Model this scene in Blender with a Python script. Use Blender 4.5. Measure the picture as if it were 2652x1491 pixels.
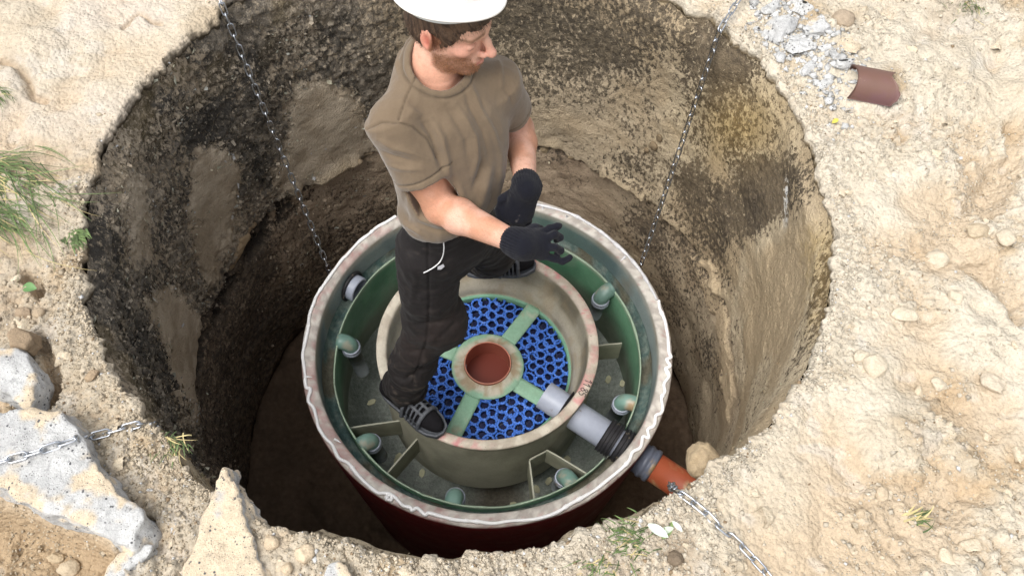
import bpy, bmesh, math, random
import numpy as np
from mathutils import Vector, Matrix

# ------------------------------------------------------------------ camera, world, sun, exposure
for o in list(bpy.data.objects):
    bpy.data.objects.remove(o)
SC = bpy.context.scene
COL = SC.collection
PW, PH = 2652.0, 1491.0                      # size of the photograph, used to read positions from it
FPX = 2350.0
CAM = np.array([0.081, -1.57, 3.071])
PT, RL = math.radians(59.36), math.radians(2.83)
_fw = np.array([0, math.cos(PT), -math.sin(PT)])
_u0 = np.array([0, math.sin(PT), math.cos(PT)])
_r0 = np.array([1.0, 0, 0])
_rt = math.cos(RL) * _r0 + math.sin(RL) * _u0
_up = -math.sin(RL) * _r0 + math.cos(RL) * _u0
cd = bpy.data.cameras.new('camera')
cd.sensor_width = 36.0
cd.lens = FPX / PW * 36.0
cd.clip_start, cd.clip_end = 0.05, 900.0
co = bpy.data.objects.new('camera', cd)
COL.objects.link(co)
co.matrix_world = Matrix(((_rt[0], _up[0], -_fw[0], CAM[0]), (_rt[1], _up[1], -_fw[1], CAM[1]),
                          (_rt[2], _up[2], -_fw[2], CAM[2]), (0, 0, 0, 1)))
SC.camera = co

SUN_ELEV, SUN_AZ = math.radians(62), math.radians(224)   # azimuth: direction the light comes from, counter-clockwise from +x
wd = bpy.data.worlds.new('World')
SC.world = wd
wd.use_nodes = True
wn = wd.node_tree
wn.nodes.clear()
sky = wn.nodes.new('ShaderNodeTexSky')
sky.sky_type = 'NISHITA'
sky.sun_disc = False
sky.sun_elevation = SUN_ELEV
sky.sun_rotation = math.pi / 2 - SUN_AZ
sky.air_density, sky.dust_density, sky.ozone_density = 1.0, 4.0, 1.0
hs = wn.nodes.new('ShaderNodeHueSaturation')             # overcast: the blue of the clear sky greyed by cloud
hs.inputs['Saturation'].default_value = 0.22
bg = wn.nodes.new('ShaderNodeBackground')
bg.inputs['Strength'].default_value = 0.15
wo = wn.nodes.new('ShaderNodeOutputWorld')
wn.links.new(sky.outputs[0], hs.inputs['Color'])
wn.links.new(hs.outputs[0], bg.inputs['Color'])
wn.links.new(bg.outputs[0], wo.inputs['Surface'])
sd = bpy.data.lights.new('sun', 'SUN')
sd.energy = 1.3
sd.angle = math.radians(38)
sd.color = (1.0, 0.96, 0.90)
so = bpy.data.objects.new('sun', sd)
COL.objects.link(so)
_sv = Vector((math.cos(SUN_AZ) * math.cos(SUN_ELEV), math.sin(SUN_AZ) * math.cos(SUN_ELEV), math.sin(SUN_ELEV)))
so.rotation_euler = _sv.to_track_quat('Z', 'Y').to_euler()
so.location = (0, 0, 8)
vs = SC.view_settings
vs.view_transform, vs.look, vs.gamma, vs.exposure = 'Standard', 'None', 1.0, 0.82
vs.use_curve_mapping = False
SC.cycles.max_bounces = 6
SC.cycles.diffuse_bounces = 4
SC.cycles.glossy_bounces = 3
SC.cycles.use_denoising = True

# ------------------------------------------------------------------ helpers
RNG = np.random.default_rng(7)
D = 1.0295                                                 # zoom factor of the working view of the photograph


def rays(px):
    px = np.atleast_2d(np.asarray(px, float))
    return _fw + ((px[:, :1] - PW / 2) / FPX) * _rt - ((px[:, 1:2] - PH / 2) / FPX) * _up


def atz(px, z):
    """points of the photograph laid on a horizontal plane of height z"""
    d = rays(px)
    return CAM + d * ((z - CAM[2]) / d[:, 2:3])


def az1(x, y, z):
    """one point of the working view on height z"""
    return atz([(x * D, y * D)], z)[0]


def topx(P):
    q = np.asarray(P, float) - CAM
    z = q @ _fw
    return np.stack([PW / 2 + FPX * (q @ _rt) / z, PH / 2 - FPX * (q @ _up) / z], -1)


def lin(r, g, b):
    f = lambda c: (c / 255 / 12.92) if c / 255 <= 0.04045 else ((c / 255 + 0.055) / 1.055) ** 2.4
    return np.array([f(r), f(g), f(b)])


def _hash(ix, iy, iz, seed):
    h = (ix.astype(np.uint32) * np.uint32(374761393) + iy.astype(np.uint32) * np.uint32(668265263)
         + iz.astype(np.uint32) * np.uint32(2147483647) + np.uint32(seed * 974711 % 4294967295))
    h = (h ^ (h >> np.uint32(13))) * np.uint32(1274126177)
    h = (h ^ (h >> np.uint32(16))) * np.uint32(2246822519)
    h = h ^ (h >> np.uint32(15))
    return h.astype(np.float32) * np.float32(1 / 4294967296.0)


def vnoise(P, scale, seed=0):
    """value noise 0..1"""
    P = np.asarray(P, np.float32) * scale + 1000.0
    i = np.floor(P).astype(np.int64)
    f = (P - i).astype(np.float32)
    f = f * f * f * (f * (f * 6 - 15) + 10)
    x, y, z = i[..., 0], i[..., 1], i[..., 2]
    fx, fy, fz = f[..., 0], f[..., 1], f[..., 2]
    out = 0
    for dz in (0, 1):
        wz = fz if dz else 1 - fz
        for dy in (0, 1):
            wy = fy if dy else 1 - fy
            a = _hash(x, y + dy, z + dz, seed)
            b = _hash(x + 1, y + dy, z + dz, seed)
            out = out + (a + (b - a) * fx) * wy * wz
    return out


def fbm(P, scale, oct=4, seed=0, gain=0.5):
    s, a, t = 0, 1.0, 0
    for k in range(oct):
        s = s + a * vnoise(P, scale * 2.03 ** k, seed + k * 17)
        t += a
        a *= gain
    return s / t


def ridged(P, scale, oct=3, seed=0):
    s, a, t = 0, 1.0, 0
    for k in range(oct):
        s = s + a * (1 - np.abs(vnoise(P, scale * 2.1 ** k, seed + k * 31) * 2 - 1))
        t += a
        a *= 0.5
    return s / t


def cells(P, scale, seed=0):
    """distance to the nearest and to the second nearest feature point"""
    P = np.asarray(P, np.float32) * scale + 1000.0
    i = np.floor(P).astype(np.int64)
    f = P - i
    d1 = np.full(P.shape[:-1], 9.0, np.float32)
    d2 = d1.copy()
    for dx in (-1, 0, 1):
        for dy in (-1, 0, 1):
            for dz in (-1, 0, 1):
                a, b, c = i[..., 0] + dx, i[..., 1] + dy, i[..., 2] + dz
                q = np.stack([dx + _hash(a, b, c, seed), dy + _hash(a, b, c, seed + 5), dz + _hash(a, b, c, seed + 9)], -1) - f
                d = np.sqrt((q * q).sum(-1))
                d2 = np.minimum(d2, np.maximum(d1, d))
                d1 = np.minimum(d1, d)
    return d1, d2


def sstep(a, b, x):
    t = np.clip((x - a) / (b - a), 0, 1)
    return t * t * (3 - 2 * t)


def mix(a, b, t):
    t = np.asarray(t)[..., None]
    return a * (1 - t) + b * t


def poly_sd(P, poly):
    """signed distance (negative inside) of 2-D points to a polygon"""
    P = np.asarray(P, float)
    poly = np.asarray(poly, float)
    d = np.full(len(P), 1e9)
    s = np.zeros(len(P), bool)
    for k in range(len(poly)):
        a, b = poly[k], poly[(k + 1) % len(poly)]
        e = b - a
        w = P - a
        t = np.clip((w @ e) / max(e @ e, 1e-12), 0, 1)
        q = w - t[:, None] * e
        d = np.minimum(d, (q * q).sum(1))
        c = (a[1] > P[:, 1]) != (b[1] > P[:, 1])
        if e[1] != 0:
            s ^= c & (P[:, 0] < e[0] * (P[:, 1] - a[1]) / e[1] + a[0])
    d = np.sqrt(d)
    return np.where(s, -d, d)


def line_d(P, line):
    """distance of points (2-D or 3-D) to a polyline, and the parameter 0..1 along it"""
    P = np.asarray(P, float)
    line = np.asarray(line, float)
    best = np.full(len(P), 1e9)
    par = np.zeros(len(P))
    n = len(line) - 1
    for k in range(n):
        a, e = line[k], line[k + 1] - line[k]
        w = P - a
        t = np.clip((w @ e) / max(e @ e, 1e-12), 0, 1)
        q = w - t[:, None] * e
        d = (q * q).sum(1)
        m = d < best
        best = np.where(m, d, best)
        par = np.where(m, (k + t) / n, par)
    return np.sqrt(best), par


# ---- mesh making
def link(o, parent=None, label=None, cat=None, group=None, kind=None):
    COL.objects.link(o)
    if parent is not None:
        o.parent = parent
    for k, v in (('label', label), ('category', cat), ('group', group), ('kind', kind)):
        if v:
            o[k] = v
    return o


def mesh(name, V, Fc, mat=None, col=None, smooth=True):
    me = bpy.data.meshes.new(name)
    V = np.asarray(V, np.float32)
    if isinstance(Fc, np.ndarray):
        n, k = Fc.shape
        me.vertices.add(len(V))
        me.vertices.foreach_set('co', V.ravel())
        me.loops.add(n * k)
        me.loops.foreach_set('vertex_index', Fc.astype(np.int32).ravel())
        me.polygons.add(n)
        me.polygons.foreach_set('loop_start', np.arange(0, n * k, k, dtype=np.int32))
        me.update(calc_edges=True)
        me.validate()
    else:
        me.from_pydata([tuple(map(float, v)) for v in V], [], Fc)
        me.update()
    if smooth:
        me.polygons.foreach_set('use_smooth', np.ones(len(me.polygons), bool))
    if col is not None:
        ca = me.color_attributes.new('Col', 'FLOAT_COLOR', 'POINT')
        c = np.ones((len(V), 4), np.float32)
        c[:, :3] = col
        ca.data.foreach_set('color', c.ravel())
    if mat is not None:
        me.materials.append(mat)
    return me


def mobj(name, V, Fc, mat=None, parent=None, col=None, smooth=True, **k):
    return link(bpy.data.objects.new(name, mesh(name, V, Fc, mat, col, smooth)), parent, **k)


def empty(name, loc, **k):
    o = bpy.data.objects.new(name, None)
    o.location = loc
    o.empty_display_size = 0.05
    return link(o, **k)


def dupe(o, parent=None, name=None):
    c = o.copy()
    if name:
        c.name = name
    COL.objects.link(c)
    c.parent = parent
    return c


class MB:
    """collects pieces into one vertex / face list"""
    def __init__(s):
        s.V, s.F, s.C, s.n = [], [], [], 0

    def add(s, V, Fc, col=None):
        V = np.asarray(V, float)
        s.V.append(V)
        s.F += [tuple(int(i) + s.n for i in f) for f in Fc]
        if col is not None:
            s.C.append(np.broadcast_to(np.asarray(col, float), (len(V), 3)))
        s.n += len(V)
        return s

    def build(s, name, mat, parent=None, smooth=True, **k):
        return mobj(name, np.concatenate(s.V), s.F, mat, parent, np.concatenate(s.C) if s.C else None, smooth, **k)


def grid_faces(nu, nv, wrap_u=False, wrap_v=False):
    iu = np.arange(nu if wrap_u else nu - 1)
    iv = np.arange(nv if wrap_v else nv - 1)
    a, b = np.meshgrid(iu, iv, indexing='ij')
    a2, b2 = (a + 1) % nu, (b + 1) % nv
    return np.stack([a * nv + b, a2 * nv + b, a2 * nv + b2, a * nv + b2], -1).reshape(-1, 4)


def lathe(prof, n=128, closed=True, a0=0.0, a1=2 * math.pi, center=(0, 0)):
    """profile (r, z) spun round z; the profile runs so that faces look outwards"""
    prof = np.asarray(prof, float)
    full = abs(a1 - a0 - 2 * math.pi) < 1e-6
    th = np.linspace(a0, a1, n, endpoint=not full)
    V = np.stack([center[0] + prof[None, :, 0] * np.cos(th)[:, None], center[1] + prof[None, :, 0] * np.sin(th)[:, None],
                  np.broadcast_to(prof[None, :, 1], (n, len(prof)))], -1).reshape(-1, 3)
    return V, grid_faces(n, len(prof), wrap_u=full, wrap_v=closed)


def frames(path, closed=False):
    P = np.asarray(path, float)
    T = (np.roll(P, -1, 0) - np.roll(P, 1, 0)) if closed else np.gradient(P, axis=0)
    T /= np.linalg.norm(T, axis=1, keepdims=True) + 1e-12
    ref = np.array([0, 0, 1.0]) if abs(T[0, 2]) < 0.9 else np.array([1.0, 0, 0])
    N = np.zeros_like(P)
    n = ref - T[0] * (ref @ T[0])
    for i in range(len(P)):
        n = n - T[i] * (n @ T[i])
        n /= np.linalg.norm(n) + 1e-12
        N[i] = n
    return P, T, N, np.cross(T, N)


def tube(path, r, n=12, closed=False, cap=True):
    P, T, N, B = frames(path, closed)
    m = len(P)
    r = np.broadcast_to(np.asarray(r, float), (m,))
    a = np.linspace(0, 2 * math.pi, n, endpoint=False)
    V = (P[:, None] + r[:, None, None] * (np.cos(a)[None, :, None] * N[:, None] + np.sin(a)[None, :, None] * B[:, None])).reshape(-1, 3)
    Fc = [tuple(f) for f in grid_faces(m, n, wrap_u=closed, wrap_v=True)[:, ::-1]]
    if cap and not closed:
        Fc.append(tuple(range(n)))
        Fc.append(tuple(range((m - 1) * n, m * n))[::-1])
    return V, Fc


def spline(pts, n):
    """Catmull-Rom through the points"""
    P = np.asarray(pts, float)
    P = np.vstack([2 * P[0] - P[1], P, 2 * P[-1] - P[-2]])
    m = len(P) - 3
    t = np.linspace(0, m - 1e-6, n)
    k = t.astype(int)
    f = (t - k)[:, None]
    a, b, c, d = P[k], P[k + 1], P[k + 2], P[k + 3]
    return 0.5 * (2 * b + (c - a) * f + (2 * a - 5 * b + 4 * c - d) * f ** 2 + (3 * b - a - 3 * c + d) * f ** 3)


# ---- solid shapes from distance fields (surface nets)
class Field:
    def __init__(s, lo, hi, h):
        s.lo, s.h = np.asarray(lo, float), h
        s.n = np.ceil((np.asarray(hi, float) - s.lo) / h).astype(int) + 1
        s.a = np.full(s.n, 0.5, np.float32)

    def block(s, lo, hi):
        i0 = np.clip(np.floor((np.asarray(lo) - s.lo) / s.h).astype(int), 0, s.n)
        i1 = np.clip(np.ceil((np.asarray(hi) - s.lo) / s.h).astype(int) + 1, 0, s.n)
        return tuple(slice(a, b) for a, b in zip(i0, i1))

    def pts(s, sl):
        ax = [s.lo[k] + np.arange(sl[k].start, sl[k].stop) * s.h for k in range(3)]
        return np.stack(np.meshgrid(*ax, indexing='ij'), -1).astype(np.float32)

    def add(s, fn, lo, hi, k=0.0, op='u'):
        m = max(k, s.h * 2) + s.h
        sl = s.block(np.asarray(lo) - m, np.asarray(hi) + m)
        if any(x.stop <= x.start for x in sl):
            return
        d = fn(s.pts(sl)).astype(np.float32)
        a = s.a[sl]
        if op == 's':
            d = -d
        sg = 1 if op == 'u' else -1
        a2, d2 = a * sg, d * sg
        if k > 0:
            hh = np.maximum(k - np.abs(a2 - d2), 0) / k
            r = np.minimum(a2, d2) - hh * hh * k * 0.25
        else:
            r = np.minimum(a2, d2)
        s.a[sl] = r * sg

    def cap(s, p, q, r0, r1=None, k=0.01, op='u'):
        """round cone"""
        p, q = np.asarray(p, float), np.asarray(q, float)
        r1 = r0 if r1 is None else r1

        def fn(X):
            e = q - p
            w = X - p.astype(np.float32)
            t = np.clip((w @ e.astype(np.float32)) / max(e @ e, 1e-9), 0, 1)
            return np.linalg.norm(w - t[..., None] * e.astype(np.float32), axis=-1) - (r0 + (r1 - r0) * t)
        R = max(r0, r1)
        s.add(fn, np.minimum(p, q) - R, np.maximum(p, q) + R, k, op)

    def ell(s, c, rad, M=None, k=0.01, op='u'):
        """ellipsoid; rows of M are its axes"""
        c = np.asarray(c, float)
        rad = np.asarray(rad, float)
        M = np.eye(3) if M is None else np.asarray(M, float)

        def fn(X):
            q = (X - c.astype(np.float32)) @ M.T.astype(np.float32)
            k0 = np.linalg.norm(q / rad, axis=-1)
            k1 = np.linalg.norm(q / (rad * rad), axis=-1)
            return k0 * (k0 - 1) / (k1 + 1e-6)
        R = rad.max()
        s.add(fn, c - R, c + R, k, op)

    def net(s):
        A = s.a
        I = A < 0
        cnt = np.zeros(np.array(A.shape) - 1, np.int8)
        for dx in (0, 1):
            for dy in (0, 1):
                for dz in (0, 1):
                    cnt += I[dx:A.shape[0] - 1 + dx, dy:A.shape[1] - 1 + dy, dz:A.shape[2] - 1 + dz]
        act = (cnt > 0) & (cnt < 8)
        idx = np.argwhere(act)
        num = np.full(act.shape, -1, np.int32)
        num[act] = np.arange(len(idx))
        cor = [(x, y, z) for x in (0, 1) for y in (0, 1) for z in (0, 1)]
        val = {c: A[idx[:, 0] + c[0], idx[:, 1] + c[1], idx[:, 2] + c[2]].astype(float) for c in cor}
        S = np.zeros((len(idx), 3))
        n = np.zeros(len(idx))
        for c in cor:
            for ax in range(3):
                if c[ax] == 0:
                    e = list(c)
                    e[ax] = 1
                    a, b = val[c], val[tuple(e)]
                    m = (a < 0) != (b < 0)
                    t = np.where(m, a / np.where(m, a - b, 1), 0)
                    p = np.tile(np.array(c, float), (len(idx), 1))
                    p[:, ax] = t
                    S += p * m[:, None]
                    n += m
        V = s.lo + (idx + S / n[:, None]) * s.h
        Q = []
        for ax in range(3):
            o = [x for x in range(3) if x != ax]
            sl0 = [slice(None)] * 3
            sl1 = [slice(None)] * 3
            sl0[ax] = slice(0, -1)
            sl1[ax] = slice(1, None)
            ch = I[tuple(sl0)] != I[tuple(sl1)]
            e = np.argwhere(ch)
            e = e[(e[:, o[0]] > 0) & (e[:, o[1]] > 0) & (e[:, o[0]] < A.shape[o[0]] - 1) & (e[:, o[1]] < A.shape[o[1]] - 1)]
            fl = I[e[:, 0], e[:, 1], e[:, 2]]
            qs = []
            for a, b in ((0, 0), (-1, 0), (-1, -1), (0, -1)):
                w = e.copy()
                w[:, o[0]] += a
                w[:, o[1]] += b
                qs.append(num[w[:, 0], w[:, 1], w[:, 2]])
            q = np.stack(qs, 1)
            if ax == 1:
                fl = ~fl
            q[~fl] = q[~fl][:, ::-1]
            Q.append(q)
        return V, np.concatenate(Q)


def relax(V, Q, it=1, w=0.5):
    """Laplacian smoothing of a quad mesh"""
    V = np.array(V, float)
    E = np.concatenate([Q[:, [0, 1]], Q[:, [1, 2]], Q[:, [2, 3]], Q[:, [3, 0]]])
    n = np.bincount(E[:, 0], minlength=len(V)) + np.bincount(E[:, 1], minlength=len(V))
    for _ in range(it):
        S = np.stack([np.bincount(E[:, 0], V[E[:, 1], k], len(V)) + np.bincount(E[:, 1], V[E[:, 0], k], len(V)) for k in range(3)], 1)
        V = V * (1 - w) + S / np.maximum(n, 1)[:, None] * w
    return V


def vnormals(V, Q):
    a = V[Q[:, 2]] - V[Q[:, 0]]
    b = V[Q[:, 3]] - V[Q[:, 1]]
    fn = np.cross(a, b)
    N = np.zeros_like(V)
    for k in range(4):
        for j in range(3):
            N[:, j] += np.bincount(Q[:, k], fn[:, j], len(V))
    return N / (np.linalg.norm(N, axis=1, keepdims=True) + 1e-12)


# ---- materials
def material(name, base=None, attr=False, rough=0.8, noise=None, bump=None, spec=0.3, metal=0.0, tint=None, sheen=0.0, sss=0.0, coat=0.0,
             object_space=False, speck=None, rough_noise=0.0, stretch=None):
    """principled material; noise = (scale, amount) varies brightness; bump = list of (scale, strength, metres);
    tint = (colour, scale, low, high) mixes a second colour in patches; speck = (colour, scale, threshold)"""
    m = bpy.data.materials.new(name)
    m.use_nodes = True
    nt = m.node_tree
    nt.nodes.clear()
    L = nt.links.new
    N = nt.nodes.new
    out = N('ShaderNodeOutputMaterial')
    b = N('ShaderNodeBsdfPrincipled')
    L(b.outputs[0], out.inputs[0])
    b.inputs['Roughness'].default_value = rough
    b.inputs['Specular IOR Level'].default_value = spec
    b.inputs['Metallic'].default_value = metal
    if sheen:
        b.inputs['Sheen Weight'].default_value = sheen
    if coat:
        b.inputs['Coat Weight'].default_value = coat
    if sss:
        b.inputs['Subsurface Weight'].default_value = sss
        b.inputs['Subsurface Radius'].default_value = (0.012, 0.005, 0.003)
        b.inputs['Subsurface Scale'].default_value = 0.5
    if object_space:
        tc = N('ShaderNodeTexCoord')
        pos = tc.outputs['Object']
    else:
        pos = N('ShaderNodeNewGeometry').outputs['Position']
    if stretch:
        mp = N('ShaderNodeMapping')
        mp.inputs['Scale'].default_value = stretch
        L(pos, mp.inputs['Vector'])
        pos = mp.outputs[0]

    def nz(scale, detail=4.0, rg=0.6):
        t = N('ShaderNodeTexNoise')
        t.inputs['Scale'].default_value = scale
        t.inputs['Detail'].default_value = detail
        t.inputs['Roughness'].default_value = rg
        L(pos, t.inputs['Vector'])
        return t.outputs['Fac']

    def rampf(src, lo, hi):
        r = N('ShaderNodeMapRange')
        r.inputs['From Min'].default_value = lo
        r.inputs['From Max'].default_value = hi
        r.interpolation_type = 'SMOOTHSTEP'
        L(src, r.inputs['Value'])
        return r.outputs['Result']

    def mixc(fac, a, bb, mode='MIX'):
        x = N('ShaderNodeMix')
        x.data_type = 'RGBA'
        x.blend_type = mode
        for sock, v in ((x.inputs[0], fac), (x.inputs[6], a), (x.inputs[7], bb)):
            if isinstance(v, (float, int)):
                sock.default_value = v
            elif isinstance(v, (tuple, list, np.ndarray)):
                sock.default_value = (*[float(q) for q in v[:3]], 1)
            else:
                L(v, sock)
        return x.outputs[2]
    if attr:
        at = N('ShaderNodeAttribute')
        at.attribute_name = 'Col'
        c = at.outputs['Color']
    else:
        rgb = N('ShaderNodeRGB')
        rgb.outputs[0].default_value = (*[float(q) for q in base], 1)
        c = rgb.outputs[0]
    if tint:
        tt = tint if isinstance(tint, list) else [tint]
        for tq in tt:
            col2, sc, lo, hi = tq[:4]
            fac = rampf(nz(sc, 5), lo, hi)
            if len(tq) > 4:
                mm = N('ShaderNodeMath')
                mm.operation = 'MULTIPLY'
                mm.inputs[1].default_value = tq[4]
                L(fac, mm.inputs[0])
                fac = mm.outputs[0]
            c = mixc(fac, c, col2)
    if noise:
        nn = noise if isinstance(noise, list) else [noise]
        for sc, am in nn:
            r = N('ShaderNodeMapRange')
            r.inputs['From Min'].default_value, r.inputs['From Max'].default_value = 0.25, 0.75
            r.inputs['To Min'].default_value, r.inputs['To Max'].default_value = 1 - am, 1 + am
            L(nz(sc, 5), r.inputs['Value'])
            cx = N('ShaderNodeCombineXYZ')
            for k in range(3):
                L(r.outputs[0], cx.inputs[k])
            c = mixc(1.0, c, cx.outputs[0], 'MULTIPLY')
    if speck:
        for col2, sc, th in (speck if isinstance(speck, list) else [speck]):
            v = N('ShaderNodeTexVoronoi')
            v.inputs['Scale'].default_value = sc
            L(pos, v.inputs['Vector'])
            sub = N('ShaderNodeMath')
            sub.operation = 'MULTIPLY'
            L(rampf(v.outputs['Distance'], th, th * 0.6), sub.inputs[0])
            L(rampf(nz(sc * 0.3, 2), 0.5, 0.6), sub.inputs[1])
            c = mixc(sub.outputs[0], c, col2)
    L(c, b.inputs['Base Color'])
    if rough_noise:
        r = N('ShaderNodeMapRange')
        r.inputs['From Min'].default_value, r.inputs['From Max'].default_value = 0.3, 0.7
        r.inputs['To Min'].default_value, r.inputs['To Max'].default_value = rough - rough_noise, rough + rough_noise
        L(nz(9, 5), r.inputs['Value'])
        L(r.outputs[0], b.inputs['Roughness'])
    prev = None
    for sc, st, dist in (bump or []):
        bp = N('ShaderNodeBump')
        bp.inputs['Strength'].default_value = st
        bp.inputs['Distance'].default_value = dist
        if sc < 0:                                           # crumbs: rounded cells
            v = N('ShaderNodeTexVoronoi')
            v.inputs['Scale'].default_value = -sc
            v.inputs['Detail'].default_value = 0.0
            L(pos, v.inputs['Vector'])
            iv = N('ShaderNodeMath')
            iv.operation = 'SUBTRACT'
            iv.inputs[0].default_value = 1.0
            L(v.outputs['Distance'], iv.inputs[1])
            L(iv.outputs[0], bp.inputs['Height'])
        else:
            L(nz(sc, 5, 0.65), bp.inputs['Height'])
        if prev is not None:
            L(prev, bp.inputs['Normal'])
        prev = bp.outputs[0]
    if prev is not None:
        L(prev, b.inputs['Normal'])
    return m


def add_sand_layer(m, scale, width, stretch=(1, 1, 1)):
    """lays the colour 'Sand' over the base colour where its coverage (alpha) beats a fine noise: ragged, speckled edges"""
    nt = m.node_tree
    L, N = nt.links.new, nt.nodes.new
    b = next(n for n in nt.nodes if n.type == 'BSDF_PRINCIPLED')
    src = b.inputs['Base Color'].links[0].from_socket
    at = N('ShaderNodeAttribute')
    at.attribute_name = 'Sand'
    mp = N('ShaderNodeMapping')
    mp.inputs['Scale'].default_value = stretch
    L(N('ShaderNodeNewGeometry').outputs['Position'], mp.inputs['Vector'])
    t = N('ShaderNodeTexNoise')
    t.inputs['Scale'].default_value = scale
    t.inputs['Detail'].default_value = 8
    t.inputs['Roughness'].default_value = 0.72
    L(mp.outputs[0], t.inputs['Vector'])
    r = N('ShaderNodeMapRange')
    r.inputs['From Min'].default_value, r.inputs['From Max'].default_value = 0.30, 0.70
    L(t.outputs['Fac'], r.inputs['Value'])
    sub = N('ShaderNodeMath')
    sub.operation = 'SUBTRACT'
    L(at.outputs['Alpha'], sub.inputs[0])
    L(r.outputs[0], sub.inputs[1])
    st = N('ShaderNodeMapRange')
    st.interpolation_type = 'SMOOTHSTEP'
    st.inputs['From Min'].default_value, st.inputs['From Max'].default_value = -width, width
    L(sub.outputs[0], st.inputs['Value'])
    t2 = N('ShaderNodeTexNoise')
    t2.inputs['Scale'].default_value = 220
    t2.inputs['Detail'].default_value = 4
    L(mp.outputs[0], t2.inputs['Vector'])
    r2 = N('ShaderNodeMapRange')
    r2.inputs['From Min'].default_value, r2.inputs['From Max'].default_value = 0.25, 0.75
    r2.inputs['To Min'].default_value, r2.inputs['To Max'].default_value = 0.86, 1.12
    L(t2.outputs['Fac'], r2.inputs['Value'])
    cx = N('ShaderNodeCombineXYZ')
    for k in range(3):
        L(r2.outputs[0], cx.inputs[k])
    mu = N('ShaderNodeMix')
    mu.data_type, mu.blend_type = 'RGBA', 'MULTIPLY'
    mu.inputs[0].default_value = 1.0
    L(at.outputs['Color'], mu.inputs[6])
    L(cx.outputs[0], mu.inputs[7])
    x = N('ShaderNodeMix')
    x.data_type = 'RGBA'
    L(st.outputs[0], x.inputs[0])
    L(src, x.inputs[6])
    L(mu.outputs[2], x.inputs[7])
    L(x.outputs[2], b.inputs['Base Color'])
    # the sand stands a little proud of the soil
    bp = N('ShaderNodeBump')
    bp.inputs['Strength'].default_value = 0.5
    bp.inputs['Distance'].default_value = 0.006
    L(st.outputs[0], bp.inputs['Height'])
    old = b.inputs['Normal'].links[0].from_socket
    L(old, bp.inputs['Normal'])
    L(bp.outputs[0], b.inputs['Normal'])


def set_rgba(me, name, rgba):
    ca = me.color_attributes.new(name, 'FLOAT_COLOR', 'POINT')
    ca.data.foreach_set('color', np.asarray(rgba, np.float32).ravel())

# ------------------------------------------------------------------ the pit and the ground
GZ = 1.0                                                   # height of the ground; the tank rim is at 0
PCX, PCY, PR, FLOOR = -0.07, 0.0, 1.05, -1.12
EDGE = [(1753, 0), (1766, 10), (1786, 28), (1838, 33), (1864, 62), (1887, 82), (1928, 113), (1967, 139), (2005, 188), (2034, 227), (2066, 278),
        (2087, 332), (2102, 368), (2115, 424), (2137, 484), (2143, 515), (2154, 533), (2162, 579), (2159, 669), (2156, 720), (2151, 746),
        (2143, 805), (2133, 850), (2124, 875), (2110, 892), (2092, 944), (2074, 970), (2040, 1024), (2015, 1065), (1989, 1096), (1926, 1149),
        (1902, 1170), (1881, 1182), (1876, 1190), (1850, 1200), (1830, 1216), (1814, 1229), (1794, 1242), (1776, 1262), (1750, 1270),
        (1739, 1274), (1716, 1283), (1691, 1309), (1665, 1329), (1624, 1342), (1595, 1352), (1559, 1360), (1508, 1368), (1482, 1378),
        (1466, 1396), (1443, 1404), (1407, 1414), (1366, 1418), (1322, 1425), (1296, 1431), (1263, 1426), (1231, 1423), (1210, 1430),
        (1192, 1442), (1167, 1446), (1115, 1442), (1079, 1444), (1066, 1437), (1038, 1437), (986, 1427), (950, 1421), (937, 1412),
        (912, 1404), (886, 1394), (860, 1394), (832, 1383), (803, 1368), (765, 1378), (749, 1376), (729, 1360), (695, 1358), (688, 1350),
        (659, 1337), (644, 1334), (631, 1316), (612, 1290), (575, 1276), (538, 1262), (513, 1244), (489, 1218), (462, 1190), (438, 1140),
        (417, 1109), (381, 1091), (365, 1076), (366, 1063), (355, 1047), (335, 1022), (314, 998), (299, 973), (286, 947), (270, 931),
        (263, 906), (261, 875), (247, 862), (243, 836), (224, 797), (214, 760), (218, 741), (214, 710), (219, 659), (218, 628), (214, 587),
        (219, 556), (224, 515), (229, 484), (235, 453), (243, 432), (250, 417), (260, 386), (270, 360), (280, 335), (296, 309), (309, 288),
        (319, 270), (335, 252), (355, 232), (362, 211), (389, 190), (412, 170), (427, 154), (438, 139), (453, 115), (476, 103), (494, 84),
        (515, 72), (535, 60), (561, 41), (569, 23), (577, 5)]
_e = atz(EDGE, GZ)
_ea = np.unwrap(np.arctan2(_e[:, 1] - PCY, _e[:, 0] - PCX))
_er = np.hypot(_e[:, 0] - PCX, _e[:, 1] - PCY)
_k = np.argsort(_ea)
_ea, _er = _ea[_k], _er[_k]


def edge_r(th):
    """radius of the pit's edge at an angle"""
    t = np.mod(th - _ea[0], 2 * math.pi) + _ea[0]
    return np.interp(t, np.append(_ea, _ea[0] + 2 * math.pi), np.append(_er, _er[0]))


SAND_L = np.array([.515, .46, .37])
SAND_M = np.array([.465, .40, .305])
SAND_D = np.array([.37, .28, .175])
DIRT = np.array([.20, .155, .11])


def side_field(P):
    """0 at the left of the pit, 1 at the right"""
    return sstep(-0.9, 0.9, P[:, 0])


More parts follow.
